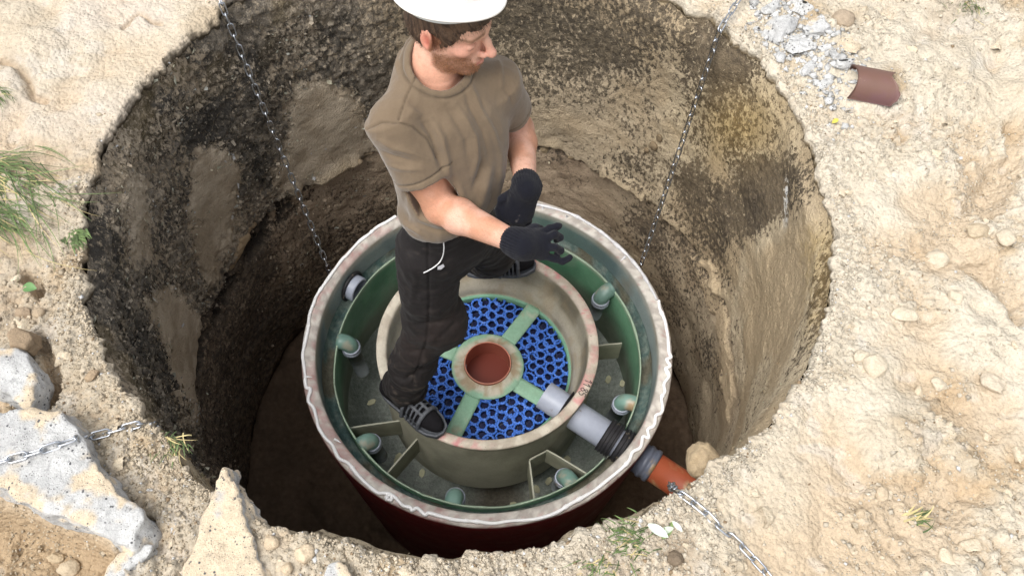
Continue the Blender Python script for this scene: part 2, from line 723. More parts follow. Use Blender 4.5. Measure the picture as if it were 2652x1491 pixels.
def ground_h(P):
    """height of the ground and its lumpiness at points (x, y, *)"""
    Q = np.stack([P[:, 0], P[:, 1], np.zeros(len(P))], 1)
    px = topx(np.stack([P[:, 0], P[:, 1], np.full(len(P), GZ)], 1)) / D
    r = np.hypot(P[:, 0] - PCX, P[:, 1] - PCY)
    far = sstep(2.2, 4.0, r)
    near = sstep(1.06, 1.35, r)
    h = (fbm(Q, 1.7, 3, 3) - 0.5) * 0.09 * near
    h = h + (fbm(Q, 7, 4, 5) - 0.5) * 0.075 * (0.35 + 0.65 * near)
    smooth_tl = sstep(520, 250, px[:, 1]) * sstep(700, 350, px[:, 0])          # the trodden, smooth sand at the far left
    smooth_r = sstep(0.58, 0.70, fbm(Q, 3.2, 2, 77)) * sstep(1900, 2050, px[:, 0])
    # smooth, pressed track low on the right
    trk = poly_sd(px, [(1880, 1160), (2080, 1000), (2300, 830), (2480, 780), (2440, 880), (2250, 1060), (2150, 1250), (2100, 1448), (1900, 1448), (1800, 1260)])
    smooth_r = np.maximum(smooth_r * 0.8, sstep(40, -40, trk))
    calm = np.clip(np.maximum(smooth_tl * 0.85, smooth_r * 0.85), 0, 1)
    rough = (1 - calm)
    d1, d2 = cells(Q, 26, 11)
    c1 = np.maximum(0, 0.55 - d1) * (vnoise(Q, 26, 40) > 0.45)
    e1, e2 = cells(Q, 62, 12)
    c2 = np.maximum(0, 0.6 - e1)
    dens = sstep(0.36, 0.54, fbm(Q, 4.5, 3, 21)) * rough
    h = h + c1 * 0.040 * dens * near + c2 * 0.017 * (0.3 + 0.7 * dens) * (0.15 + 0.85 * rough)
    crk1 = sstep(.0, .22, d2 - d1)
    crk2 = sstep(.0, .25, e2 - e1)
    h = h + (crk1 - .6) * .007 * dens * near * (vnoise(Q, 9, 45) > .45) + (crk2 - .6) * .0045 * (.2 + .8 * dens) * rough
    k1, _ = cells(Q, 120, 13)
    h = h + np.maximum(0, .6 - k1) * .0075 * (.25 + .75 * rough)
    h = h + (fbm(Q, 30, 4, 8) - 0.5) * 0.020 * (0.25 + 0.75 * rough)
    # ledges left by the digger: a broken step at the far right and prints low on the right
    stp = line_d(px, [(2560, 330), (2540, 420), (2480, 500), (2500, 560), (2460, 640), (2540, 720), (2570, 780)])[0]
    h = h - 0.05 * sstep(60, 10, stp) * sstep(0.35, 0.6, vnoise(Q, 14, 61)) + 0.03 * sstep(2500, 2600, px[:, 0]) * sstep(1300, 300, px[:, 1])
    for c, w, dp in (((2330, 1290), 110, .045), ((2160, 1180), 70, .02), ((2480, 1010), 90, .03), ((2420, 1240), 60, .03), ((2250, 1380), 60, .02)):
        h = h - dp * np.exp(-((px[:, 0] - c[0]) ** 2 + (px[:, 1] - c[1]) ** 2) / (w * w)) * (0.4 + 0.6 * fbm(Q, 12, 3, 66))
    # cracked slump at the far left
    crk = line_d(px, [(310, 70), (330, 50), (350, 35), (365, 40), (380, 55), (405, 60)])[0]
    h = h - 0.02 * sstep(9, 1, crk)
    crk = line_d(px, [(0, 150), (40, 165), (70, 200), (80, 240), (110, 250)])[0]
    h = h - 0.025 * sstep(14, 2, crk)
    # hollow under the broken slab
    hol = poly_sd(px, [(-200, 1230), (20, 1262), (110, 1300), (230, 1340), (310, 1395), (270, 1470), (-200, 1700)])
    h = h - 0.11 * sstep(25, -60, hol)
    # gutter beside the chunk at the left edge and a gap under the slab tip
    g = line_d(px, [(95, 850), (120, 900), (135, 960), (120, 1010)])[0]
    h = h - 0.05 * sstep(26, 4, g)
    g = line_d(px, [(370, 1310), (375, 1345), (360, 1380)])[0]
    h = h - 0.07 * sstep(20, 4, g)
    g = line_d(px, [(235, 1448), (265, 1410), (300, 1385), (330, 1378)])[0]
    h = h - 0.08 * sstep(16, 3, g)
    g = line_d(px, [(60, 690), (85, 705), (95, 730)])[0]
    h = h - 0.05 * sstep(22, 4, g)
    h = h * (1 - far) + far * (fbm(Q, 0.35, 3, 9) - 0.5) * 0.8 * sstep(3, 12, r)
    return h, dens, calm, px


def build_ground():
    fine = np.linspace(math.radians(135), math.radians(405), 1120)
    coarse = np.linspace(math.radians(45), math.radians(135), 62)[1:-1]
    th = np.concatenate([fine - 2 * math.pi, coarse])
    n = len(th)
    er = edge_r(th)
    tp = np.stack([np.cos(th), np.sin(th), 0 * th], 1)
    fine_e = (fbm(tp, 26, 4, 2) - 0.5) * 0.040 + (vnoise(tp, 110, 4) - 0.5) * 0.008
    curl = [(.018, -.075), (.010, -.055), (.004, -.038), (.0, -.024), (.0, -.014), (.002, -.006), (.006, -.002)]
    st, s, step = [], 0.011, 0.0048
    while s < 1.05:
        st.append(s)
        s += step
        step = min(step * 1.012, 0.0085)
    while s < 260:
        st.append(s)
        step *= 1.33
        s += step
    prof = np.array(curl + [(a, 0.0) for a in st])
    m = len(prof)
    blend = np.clip(prof[:, 0] / 0.6, 0, 1)                 # the outline of the edge dies away outwards
    R = er[:, None] * (1 - blend) + PR * blend + prof[None, :, 0] + fine_e[:, None] * np.exp(-prof[None, :, 0] / .035)
    X = PCX + R * np.cos(th)[:, None]
    Y = PCY + R * np.sin(th)[:, None]
    P = np.stack([X, Y, np.full_like(X, GZ)], -1).reshape(-1, 3)
    h, dens, calm, px = ground_h(P)
    dz = np.broadcast_to(prof[None, :, 1], (n, m)).reshape(-1)
    nearedge = np.broadcast_to(np.minimum(1, 0.25 + prof[None, :, 0] / 0.03), (n, m)).reshape(-1)
    P[:, 2] = GZ + h * nearedge + dz
    wob = (fbm(P, 45, 2, 14) - 0.5) * 0.022 * (1 - np.clip((nearedge - 0.25) / 0.75, 0, 1))
    P[:, 0] += wob * np.cos(np.repeat(th, m))
    P[:, 1] += wob * np.sin(np.repeat(th, m))
    # colour
    Q = P.copy()
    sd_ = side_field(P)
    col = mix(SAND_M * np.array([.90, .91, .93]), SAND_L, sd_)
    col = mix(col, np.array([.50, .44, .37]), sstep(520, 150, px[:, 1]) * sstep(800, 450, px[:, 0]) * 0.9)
    a = fbm(Q, 2.6, 4, 31)
    col = mix(col, SAND_M, sstep(0.5, 0.68, a) * 0.75)
    lo = fbm(Q, 6.5, 4, 33)
    col = mix(col, SAND_D, sstep(0.58, 0.75, lo) * (0.30 + 0.5 * dens) * (1 - 0.6 * calm))
    col = mix(col, np.array([.44, .32, .20]), sstep(0.006, -0.02, h) * 0.5)        # browner sand where the ground lies lower
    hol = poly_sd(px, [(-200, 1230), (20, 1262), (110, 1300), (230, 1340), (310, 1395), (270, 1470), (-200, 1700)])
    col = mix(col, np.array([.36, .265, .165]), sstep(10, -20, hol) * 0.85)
    for c, w, k in (((1730, 1370), 70, .7), ((2370, 40), 110, .45), ((40, 760), 60, .6), ((60, 560), 60, .35), ((430, 1120), 45, .6), ((1530, 1400), 60, .35), ((30, 180), 50, .35)):
        col = mix(col, DIRT * 1.3, np.exp(-((px[:, 0] - c[0]) ** 2 + (px[:, 1] - c[1]) ** 2) / (w * w)) * k * sstep(.35, .6, fbm(Q, 22, 3, 71)))
    con = sstep(0.66, 0.72, fbm(Q, 11, 3, 35)) * sstep(1.02, 1.1, np.hypot(P[:, 0] - PCX, P[:, 1] - PCY))
    col = mix(col, np.array([.56, .55, .53]), con * 0.22)
    grass = sstep(6, 14, np.hypot(P[:, 0], P[:, 1]))
    col = mix(col, np.array([.07, .10, .03]), grass * 0.8)
    # inside of the lip: roots and dark soil
    lipd = sstep(-0.016, -0.034, dz + (fbm(Q, 60, 2, 3) - .5) * 0.02)
    col = mix(col, mix(np.array([.10, .08, .055]), np.array([.26, .20, .12]), sd_), lipd)
    m_ = material('sandy_soil', attr=True, rough=0.95, noise=[(12, .07), (55, .12), (240, .12)], tint=[(np.array([.33, .25, .16]), 130, .62, .74, .40)], bump=[(45, .45, .018), (-80, .45, .012), (-230, .22, .005), (330, .3, .004)], spec=0.12)
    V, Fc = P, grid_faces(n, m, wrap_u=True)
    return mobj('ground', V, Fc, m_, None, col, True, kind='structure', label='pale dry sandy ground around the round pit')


build_ground()

# the wall of the pit: two old rings plastered with soil, roots and sand
PATCH = {  # traced in the working view: sandy plaster left on the dark upper ring
    'a': [(728, 250), (745, 222), (775, 206), (805, 206), (832, 228), (852, 218), (880, 232), (905, 258), (900, 300), (925, 350), (960, 372), (925, 385), (860, 418), (800, 445), (755, 465), (720, 475), (690, 440), (700, 390), (722, 330)],
    'b': [(488, 385), (520, 372), (560, 388), (583, 430), (575, 500), (570, 560), (540, 615), (505, 690), (490, 640), (476, 560), (472, 480), (466, 430)],
    'c': [(345, 765), (390, 742), (440, 758), (470, 800), (482, 860), (474, 940), (468, 1060), (440, 1000), (415, 930), (395, 870), (365, 800)],
    'd': [(300, 465), (320, 455), (330, 520), (345, 640), (325, 640), (310, 560)],
}
TAN_R = [(1990, 560), (2050, 545), (2062, 640), (2040, 730), (1990, 760), (1900, 770), (1860, 730), (1880, 640), (1930, 590)]
DARK_R = [(1700, 440), (1760, 400), (1850, 430), (1960, 380), (2050, 400), (2062, 470), (2030, 540), (1940, 590), (1880, 640), (1850, 730), (1800, 690), (1755, 630), (1700, 550)]
DARK_T = [(1420, -80), (1800, -80), (1850, 70), (1900, 170), (1820, 260), (1760, 200), (1690, 120), (1600, 150), (1500, 110)]
LIP_R = [(1748, 638), (1800, 655), (1830, 720), (1842, 800), (1848, 900), (1850, 1000), (1838, 1060), (1822, 980), (1826, 880), (1805, 800), (1780, 720), (1755, 680)]


def build_wall():
    fine = np.linspace(math.radians(-62), math.radians(242), 1120)
    coarse = np.linspace(math.radians(242), math.radians(298), 60)[1:-1]
    th = np.concatenate([fine, coarse])
    n = len(th)
    zs = np.linspace(GZ - 0.035, FLOOR - 0.03, 300)
    m = len(zs)
    er = edge_r(th)
    w = sstep(0.55, 0.97, zs)
    R = er[:, None] * w[None] + (PR + 0.0) * (1 - w[None]) + 0.006
    T = np.repeat(th, m)
    Z = np.tile(zs, n)
    R = R.reshape(-1)
    dirv = np.stack([np.cos(T), np.sin(T), 0 * T], 1)
    base = np.stack([PCX + R * dirv[:, 0], PCY + R * dirv[:, 1], Z], 1)
    px = topx(base) / D
    tw = np.mod(T, 2 * math.pi)
    right = sstep(1.25, 0.75, np.where(tw > math.pi * 1.25, 0, tw))            # 1 on the right-hand side
    right = np.where(tw > math.pi * 1.55, 1, right)
    back = sstep(2.15, 1.75, tw) * (1 - right)
    left = np.clip(1 - right - back, 0, 1)
    wp = base + (np.stack([fbm(base, 8, 2, 91), fbm(base, 8, 2, 92), fbm(base, 8, 2, 93)], 1) - .5) * 0.10
    pxw = px + np.stack([fbm(base, 14, 4, 51) - .5, fbm(base, 14, 4, 52) - .5], 1) * 55
    seam = -0.055 + (fbm(dirv, 5, 4, 6) - .5) * 0.11 + (vnoise(dirv, 60, 7) - .5) * 0.012
    below = sstep(0.004, -0.004, Z - seam)
    # sandy plaster masks
    pl = np.zeros(len(T))
    pls = np.zeros(len(T))
    for k in PATCH:
        d_ = poly_sd(pxw, PATCH[k])
        pl = np.maximum(pl, sstep(10, -8, d_))
        pls = np.maximum(pls, sstep(34, -16, d_))
    n1 = fbm(wp, 6, 4, 101)
    f1 = fbm(base, 70, 3, 102)
    big = fbm(wp, 3.2, 4, 130)
    d1, d2 = cells(base * np.array([1, 1, .8]), 48, 15)
    flake = np.maximum(0, .5 - d1) * (vnoise(base, 48, 16) > .35)
    g1, g2 = cells(wp, 22, 25)
    clod = np.maximum(0, .55 - g1) * (vnoise(base, 22, 26) > .5)
    och = np.exp(-((px[:, 0] - 1870) ** 2 / 110 ** 2 + (px[:, 1] - 310) ** 2 / 100 ** 2)) + .7 * sstep(2030, 2090, px[:, 0] + (f1 - .5) * 60) * sstep(520, 620, px[:, 1])
    och = np.clip(och, 0, 1)
    dk = np.maximum(sstep(45, -55, poly_sd(pxw, DARK_R)), .8 * sstep(60, -50, poly_sd(pxw, DARK_T)))
    lipr = sstep(5, -5, poly_sd(px + (pxw - px) * .5, LIP_R))
    # dark soil under everything
    hum = mix(np.array([.065, .059, .051]), np.array([.25, .215, .17]), sstep(.36, .66, .55 * n1 + .45 * f1))
    hum = mix(hum, np.array([.15, .115, .06]), sstep(.5, .64, fbm(wp, 5, 4, 104)) * sstep(.55, .95, Z) * .6)
    ob = mix(np.array([.15, .123, .087]), np.array([.085, .071, .053]), sstep(.4, .6, f1))
    rb = mix(np.array([.165, .130, .088]), np.array([.088, .071, .052]), sstep(.4, .62, .5 * n1 + .5 * f1))
    rb = mix(rb, np.array([.185, .125, .050]), och * .8)
    col = left[:, None] * hum + back[:, None] * ob + right[:, None] * rb
    lowb = mix(np.array([.20, .158, .115]), np.array([.10, .082, .064]), sstep(.4, .62, f1))
    col = mix(col, lowb, below * (1 - .5 * right))
    # sand over it: colour and coverage
    sl = mix(np.array([.47, .395, .30]), np.array([.36, .295, .215]), sstep(.4, .65, fbm(base, 12, 4, 108)))
    sb = mix(np.array([.42, .345, .245]), np.array([.36, .285, .19]), sstep(.4, .65, big))
    sr = mix(np.array([.50, .415, .29]), np.array([.40, .315, .205]), sstep(.4, .62, big))
    sr = mix(sr, np.array([.42, .305, .13]), och * .75)
    sand = left[:, None] * sl + back[:, None] * sb + right[:, None] * sr
    lows = mix(np.array([.45, .355, .255]), np.array([.35, .27, .19]), sstep(.38, .62, fbm(wp, 6, 4, 110)))
    sand = mix(sand, lows, below * (1 - .75 * right))
    sand = mix(sand, np.array([.52, .41, .27]), lipr)
    cl = .20 + .26 * sstep(.42, .65, big) + .12 * sstep(.5, .9, Z) + .85 * pls
    cb = .56 + .8 * (big - .5) + .30 * sstep(180, 330, px[:, 1]) - .25 * sstep(140, 20, px[:, 1]) - .30 * sstep(1.85, 2.2, tw)
    cr = .76 + 1.1 * (big - .5) + .25 * sstep(60, -40, poly_sd(pxw, TAN_R)) - .50 * dk - .30 * och + .35 * lipr - .25 * sstep(1700, 1620, px[:, 0]) * (px[:, 1] < 500)
    cov_up = left * cl + back * cb + right * cr
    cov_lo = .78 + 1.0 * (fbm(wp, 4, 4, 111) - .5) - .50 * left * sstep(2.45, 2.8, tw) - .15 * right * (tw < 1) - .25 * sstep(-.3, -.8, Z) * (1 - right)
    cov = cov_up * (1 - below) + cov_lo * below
    lipn = vnoise(dirv, 9, 8)
    lip = sstep(0.085, 0.0, Z - seam) * (Z > seam) * sstep(.3, .5, lipn) * sstep(2.55, 2.3, tw) * sstep(.15, .4, tw)
    cov = np.maximum(cov, lip * .95)
    sand = mix(sand, np.array([.43, .345, .23]), lip * .8)
    gap = np.exp(-((Z - seam + 0.014) / 0.016) ** 2) * sstep(.30, .5, vnoise(dirv, 16, 9)) * (tw < 4) * (tw > .12)
    blk = left * sstep(2.25, 2.5, tw) * sstep(.06, .0, np.abs(Z - seam + .06) - .05) * sstep(.35, .6, fbm(base, 12, 3, 112))
    dgap = np.clip(gap * .95 + blk * .9, 0, 1)
    col = mix(col, np.array([.022, .019, .017]), dgap)  # seam shadow painted in as near-black along the gap
    cov = cov * (1 - dgap)
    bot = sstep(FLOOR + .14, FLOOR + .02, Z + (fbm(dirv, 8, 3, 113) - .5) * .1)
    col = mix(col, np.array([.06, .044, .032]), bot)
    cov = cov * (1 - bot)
    lm = np.exp(-((px[:, 0] - 1993) ** 2 / 7 ** 2 + np.maximum(0, np.abs(px[:, 1] - 505) - 40) ** 2 / 20 ** 2)) * sstep(.38, .5, f1)
    cov = np.maximum(cov, lm)
    sand = mix(sand, np.array([.66, .66, .64]), lm)
    # relief: how far the surface stands towards the axis
    rgh = (1 - pl * .85) * (1 - below * .65)
    ins = (ridged(base, 24, 3, 120) - .55) * .022 * rgh * (.15 + .85 * left) + (fbm(base, 45, 4, 121) - .5) * (.008 + .014 * left) * rgh
    ins = ins + flake * .016 * rgh * left + clod * .016 * left * rgh + (fbm(base, 3.5, 3, 122) - .5) * .05
    ins = ins + pl * .010 * (1 - below) + (1 - below) * .026 + lip * .026 - gap * .05 - blk * .03 + lipr * .016
    ins = ins + fbm(base, 18, 4, 123) * .010 * below - bot * .03
    ins = ins * sstep(GZ - .02, GZ - .12, Z)
    P = base - dirv * ins[:, None]
    P[:, 2] += (vnoise(base, 55, 124) - .5) * .01 * rgh
    m_ = material('pit_soil', attr=True, rough=0.95, noise=[(50, .25), (200, .35)], bump=[(60, .5, .012), (-150, .5, .006), (330, .6, .004)], spec=0.12)
    add_sand_layer(m_, 64, .11, (1, 1, .7))
    globals().update(WALL_P=P, WALL_D=dirv, WALL_C=mix(col, sand, sstep(.3, .7, cov)), WALL_L=left, WALL_B=back, WALL_R=right, WALL_PL=pl, WALL_BE=below, WALL_PX=px)
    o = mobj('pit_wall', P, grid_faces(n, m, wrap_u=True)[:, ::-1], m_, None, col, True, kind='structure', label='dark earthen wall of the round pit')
    set_rgba(o.data, 'Sand', np.concatenate([sand, cov[:, None]], 1))
    return o


build_wall()


def build_floor():
    V, Fc = [], None
    rr = np.linspace(0.3, 1.12, 120)
    th = np.linspace(0, 2 * math.pi, 420, endpoint=False)
    R, T = np.meshgrid(rr, th)
    P = np.stack([PCX + R * np.cos(T), PCY + R * np.sin(T), np.full_like(R, FLOOR)], -1).reshape(-1, 3)
    d1, _ = cells(P, 14, 3)
    P[:, 2] += (fbm(P, 5, 4, 1) - .5) * .12 + np.maximum(0, .5 - d1) * .05 + sstep(.85, 1.1, R.reshape(-1)) * .04
    col = mix(np.array([.17, .117, .078]), np.array([.11, .078, .053]), fbm(P, 9, 3, 4))
    m_ = material('pit_mud', attr=True, rough=0.9, noise=(40, .25), bump=[(60, .6, .01)], spec=0.2)
    mobj('pit_floor', P, grid_faces(420, 120, wrap_u=True)[:, ::-1], m_, None, col, True, kind='structure', label='brown muddy floor of the pit')


build_floor()

# ------------------------------------------------------------------ the tank
def revolve(prof, o, ax, n=40, closed=False):
    """profile of (distance along the axis, radius) spun round an axis"""
    o, ax = np.asarray(o, float), np.asarray(ax, float)
    ax = ax / np.linalg.norm(ax)
    ref = np.array([0, 0, 1.0]) if abs(ax[2]) < .9 else np.array([1.0, 0, 0])
    u = np.cross(ref, ax)
    u /= np.linalg.norm(u)
    v = np.cross(ax, u)
    prof = np.asarray(prof, float)
    a = np.linspace(0, 2 * math.pi, n, endpoint=False)
    V = (o + prof[None, :, :1] * ax + prof[None, :, 1:2] * (np.cos(a)[:, None, None] * u + np.sin(a)[:, None, None] * v)).reshape(-1, 3)
    return V, grid_faces(n, len(prof), wrap_u=True, wrap_v=closed)


def tint_of(P, spots):
    c = np.zeros(len(P))
    for x, y, z, w in spots:
        c = np.maximum(c, sstep(w, w * .4, np.linalg.norm(P - np.array([x, y, z]), axis=1)))
    return c


tank = empty('septic_tank', (0, 0, FLOOR), label='large round fibreglass septic tank sunk in the pit, dark red outside and green inside', cat='tank')


def tpart(name, V, Fc, mat, col=None, smooth=True, parent=None, **k):
    """part of the tank given in world coordinates"""
    V = np.array(V, float)
    V[:, 2] -= FLOOR
    o = mobj(name, V, Fc, mat, parent or tank, col, smooth, **k)
    return o


M_SHELL = material('fibreglass_shell', attr=True, rough=0.5, noise=[(9, .12), (120, .10)], bump=[(25, .25, .008), (140, .25, .002)], spec=0.4, rough_noise=.15)
M_GREEN = material('green_gelcoat', attr=True, rough=0.42, noise=[(7, .14), (60, .08)], bump=[(14, .25, .01), (90, .15, .002)], spec=0.45, rough_noise=.12)
M_CREAM = material('stained_fibreglass', attr=True, rough=0.62, speck=[(np.array([.12, .085, .05]), 45, .10), (np.array([.10, .08, .05]), 120, .14)], noise=[(16, .10), (110, .10)], bump=[(30, .25, .006), (200, .3, .002)], spec=0.3)
M_MAT = material('laminate_mat', attr=True, rough=0.7, noise=[(70, .35), (220, .25)], bump=[(110, .8, .006)], spec=0.3)

# outer shell: red gelcoat outside, flat worn rim, blue-grey laminate inside
prof = [(.61, -1.10), (.665, -.50), (.690, -.20), (.700, -.06), (.702, -.012), (.699, -.002), (.692, .001), (.684, .0015), (.672, .001), (.660, .0), (.652, -.004),
        (.648, -.012), (.646, -.05), (.645, -.09), (.645, -.12), (.642, -.15), (.640, -.20), (.622, -.45), (.590, -.70), (.560, -1.08)]
prof = np.array([p for a, b in zip(prof[:-1], prof[1:]) for p in ([a] if np.hypot(a[0] - b[0], a[1] - b[1]) < .05 else
                [(a[0] + (b[0] - a[0]) * t, a[1] + (b[1] - a[1]) * t) for t in np.linspace(0, 1, int(np.hypot(a[0] - b[0], a[1] - b[1]) / .03), endpoint=False)])] + [prof[-1]])
N_OUT = int(np.argmax(prof[:, 1]))
V, Fc = lathe(prof, 360, closed=False)
r_, z_ = np.hypot(V[:, 0], V[:, 1]), V[:, 2]
V[:, :2] *= (1 + (fbm(V, 6, 2, 3)[:, None] - .5) * .006)
wear = fbm(V, 40, 3, 5)
c = np.where(((r_ > .695) | (np.arange(len(V)) % len(prof) < N_OUT))[:, None], np.array([.115, .006, .009]), np.array([.085, .125, .135]))
top = (z_ > -.008) & (r_ < .7)
ang = np.arctan2(V[:, 1], V[:, 0])
rimc = mix(np.array([.54, .51, .46]), np.array([.38, .345, .31]), sstep(.4, .6, wear))
redw = sstep(.45, .62, fbm(V, 25, 3, 8)) * sstep(-1.2, -2.0, np.where(ang > 1.5, ang - 2 * math.pi, ang)) * sstep(-4.6, -3.8, np.where(ang > 1.5, ang - 2 * math.pi, ang))
rimc = mix(rimc, np.array([.36, .14, .14]), redw * .38)
rimc = mix(rimc, np.array([.30, .03, .035]), sstep(.62, .78, fbm(V, 60, 3, 9)) * .3)
c = np.where(top[:, None], rimc, c)
inn = (r_ < .655) & ~top & (np.arange(len(V)) % len(prof) > N_OUT)
ic = mix(np.array([.115, .16, .18]), np.array([.26, .31, .305]), sstep(.35, .65, fbm(V * np.array([1, 1, .5]), 7, 4, 10)))
ic = mix(ic, np.array([.10, .17, .13]), sstep(.3, 1.2, ang) * .6 * (ang < 2.2))
ic = mix(ic, np.array([.34, .31, .26]), sstep(-.035, -.012, z_) * .7)
ic = mix(ic, np.array([.24, .19, .13]), sstep(.58, .7, fbm(V, 9, 3, 12)) * .45)
c = np.where(inn[:, None], ic, c)
shell = tpart('outer_shell', V, Fc, M_SHELL, c, label='outer shell, dark red outside and blue grey inside')

# ledge of rough laminate between shell and baffle
prof = [(.643, -.125), (.637, -.148), (.628, -.162), (.618, -.168), (.608, -.165), (.602, -.158), (.600, -.145)]
V, Fc = lathe(prof, 300, closed=False)
V[:, 2] += (fbm(V, 30, 3, 4) - .5) * .012
c = mix(np.array([.075, .125, .115]), np.array([.16, .20, .175]), sstep(.4, .65, fbm(V, 45, 3, 5)))
c = mix(c, np.array([.13, .10, .06]), sstep(.5, .65, fbm(V, 8, 3, 6)) * .7)
tpart('laminate_ledge', V, Fc[:, ::-1], M_MAT, c)

# green baffle ring, with a cut where the outlet pipe passes
BR, BZ = .598, -.111
PA, PB = np.array([.222, -.160, -.088]), np.array([1.02, -.640, -.168])      # axis of the outlet pipe
PD = (PB - PA) / np.linalg.norm(PB - PA)
PANG = math.atan2(PA[1] + PD[1] * .42, PA[0] + PD[0] * .42)


def baffle():
    th = np.linspace(-math.pi, math.pi, 400, endpoint=False)
    zz = np.array([-.60] + list(np.linspace(-.56, -.15, 24)) + [-.135, -.122, -.114, 0])
    def wall(r):
        T, Z = np.meshgrid(th, zz, indexing='ij')
        cut = np.abs(np.angle(np.exp(1j * (T - PANG)))) * BR
        topz = BZ + (fbm(np.stack([np.cos(T), np.sin(T), 0 * T], -1), 4, 2, 3) - .5) * .012 - .14 * sstep(.082, .06, cut)
        ZZ = np.minimum(Z, topz)
        R = r + (fbm(np.stack([np.cos(T), np.sin(T), Z], -1), 3, 3, 2) - .5) * .012
        return np.stack([R * np.cos(T), R * np.sin(T), ZZ], -1)
    a, b = wall(BR), wall(BR - .0055)
    P = np.concatenate([a, b[:, ::-1]], 1)
    n, m = P.shape[:2]
    P = P.reshape(-1, 3)
    g = mix(np.array([.075, .205, .12]), np.array([.15, .33, .20]), sstep(.35, .65, fbm(P, 5, 3, 11)))
    g = mix(g, np.array([.15, .165, .12]), sstep(-.24, -.42, P[:, 2] + (fbm(P, 6, 3, 13) - .5) * .12) * .9)
    g = mix(g, np.array([.22, .30, .22]), sstep(.62, .75, fbm(P * np.array([1, 1, .4]), 16, 3, 12)) * .35)
    edge = sstep(.012, .004, (P[:, 2] - (BZ - .004)) * -1) * (np.abs(P[:, 2] - BZ) < .02)
    g = mix(g, np.array([.42, .44, .35]), edge * .55)
    return P, grid_faces(n, m, wrap_u=True), g


P, Fc, g = baffle()
tpart('baffle_ring', P, Fc, M_GREEN, g, label='thin green ring wall inside the tank')

# floor of the ring-shaped chamber
prof = [(.594, -.50), (.57, -.53), (.52, -.58), (.47, -.62), (.40, -.64), (.20, -.65), (.02, -.65)]
V, Fc = lathe(prof, 200, closed=False)
c = mix(np.array([.19, .215, .19]), np.array([.33, .355, .315]), sstep(.35, .65, fbm(V, 7, 4, 3)))
c = mix(c, np.array([.07, .05, .03]), sstep(-1.9, -1.5, np.arctan2(V[:, 1], V[:, 0])) * sstep(-.9, -1.3, np.arctan2(V[:, 1], V[:, 0])) * .8)
tpart('chamber_floor', V, Fc[:, ::-1], M_MAT, c)

# inner cylinder with a thick rim and a sloping collar inside
IR = .422
prof = [(.412, -.46), (.414, -.30), (.416, -.10), (.418, -.022), (IR, -.016), (IR, -.004), (.419, .0), (.405, .001), (.390, 0), (.385, -.004), (.381, -.012),
        (.378, -.04), (.374, -.075), (.366, -.098), (.352, -.128), (.340, -.160), (.336, -.184), (.334, -.197), (.330, -.201), (.324, -.202), (.322, -.205), (.322, -.36)]
pp = [prof[0]]
for a, b in zip(prof[:-1], prof[1:]):
    k = max(1, int(np.hypot(a[0] - b[0], a[1] - b[1]) / .015))
    pp += [(a[0] + (b[0] - a[0]) * t, a[1] + (b[1] - a[1]) * t) for t in np.linspace(0, 1, k + 1)[1:]]
V, Fc = lathe(pp, 300, closed=False)
r_, z_ = np.hypot(V[:, 0], V[:, 1]), V[:, 2].copy()
ang = np.arctan2(V[:, 1], V[:, 0])
V[:, 2] += (fbm(V, 8, 2, 3) - .5) * .006
outw = r_ > .40
c = mix(np.array([.34, .31, .235]), np.array([.21, .185, .13]), sstep(.42, .65, fbm(V * np.array([1, 1, .35]), 10, 4, 4)))
c = mix(c, np.array([.47, .43, .34]), sstep(-.10, -.12, z_) * sstep(-.19, -.17, z_) * (r_ < .37) * .8)
c = mix(c, np.array([.36, .27, .16]), sstep(.55, .7, fbm(V, 13, 4, 6)) * (r_ < .38) * .4)
c = mix(c, np.array([.16, .33, .225]), sstep(-.1965, -.200, z_) * (r_ < .334))
oc = mix(np.array([.37, .355, .275]), np.array([.25, .245, .185]), sstep(.4, .65, fbm(V * np.array([1, 1, .6]), 7, 4, 7)))
c = np.where((outw & (z_ < -.012))[:, None], oc, c)
rimm = z_ > -.012
rc = mix(np.array([.50, .46, .38]), np.array([.38, .335, .27]), sstep(.4, .62, fbm(V, 30, 3, 8)))
aw = np.degrees(ang)
pink = np.maximum.reduce([np.exp(-((aw - 58) / 14) ** 2), .9 * np.exp(-((aw - 28) / 13) ** 2), .55 * np.exp(-((aw + 28) / 16) ** 2), .7 * np.exp(-((aw + 105) / 14) ** 2), .35 * np.exp(-((aw - 5) / 20) ** 2)])
rc = mix(rc, np.array([.52, .17, .19]), np.clip(pink * sstep(.50, .66, fbm(V * np.array([1, 1, 3]), 42, 3, 9)) * 1.3, 0, .9))
rc = mix(rc, np.array([.50, .33, .28]), pink * .25)
c = np.where(rimm[:, None], rc, c)
cyl = tpart('inner_cylinder', V, Fc, M_CREAM, c, label='beige inner cylinder with pink paint smears on its rim')

# the number written on the rim, read from the top of the picture down
def stroke(name, pts2, o, u, v, w, r=.0016, n=24):
    P = np.array([o + u * a * w + v * b * w for a, b in pts2])
    return tube(spline(P, n), r, 5)


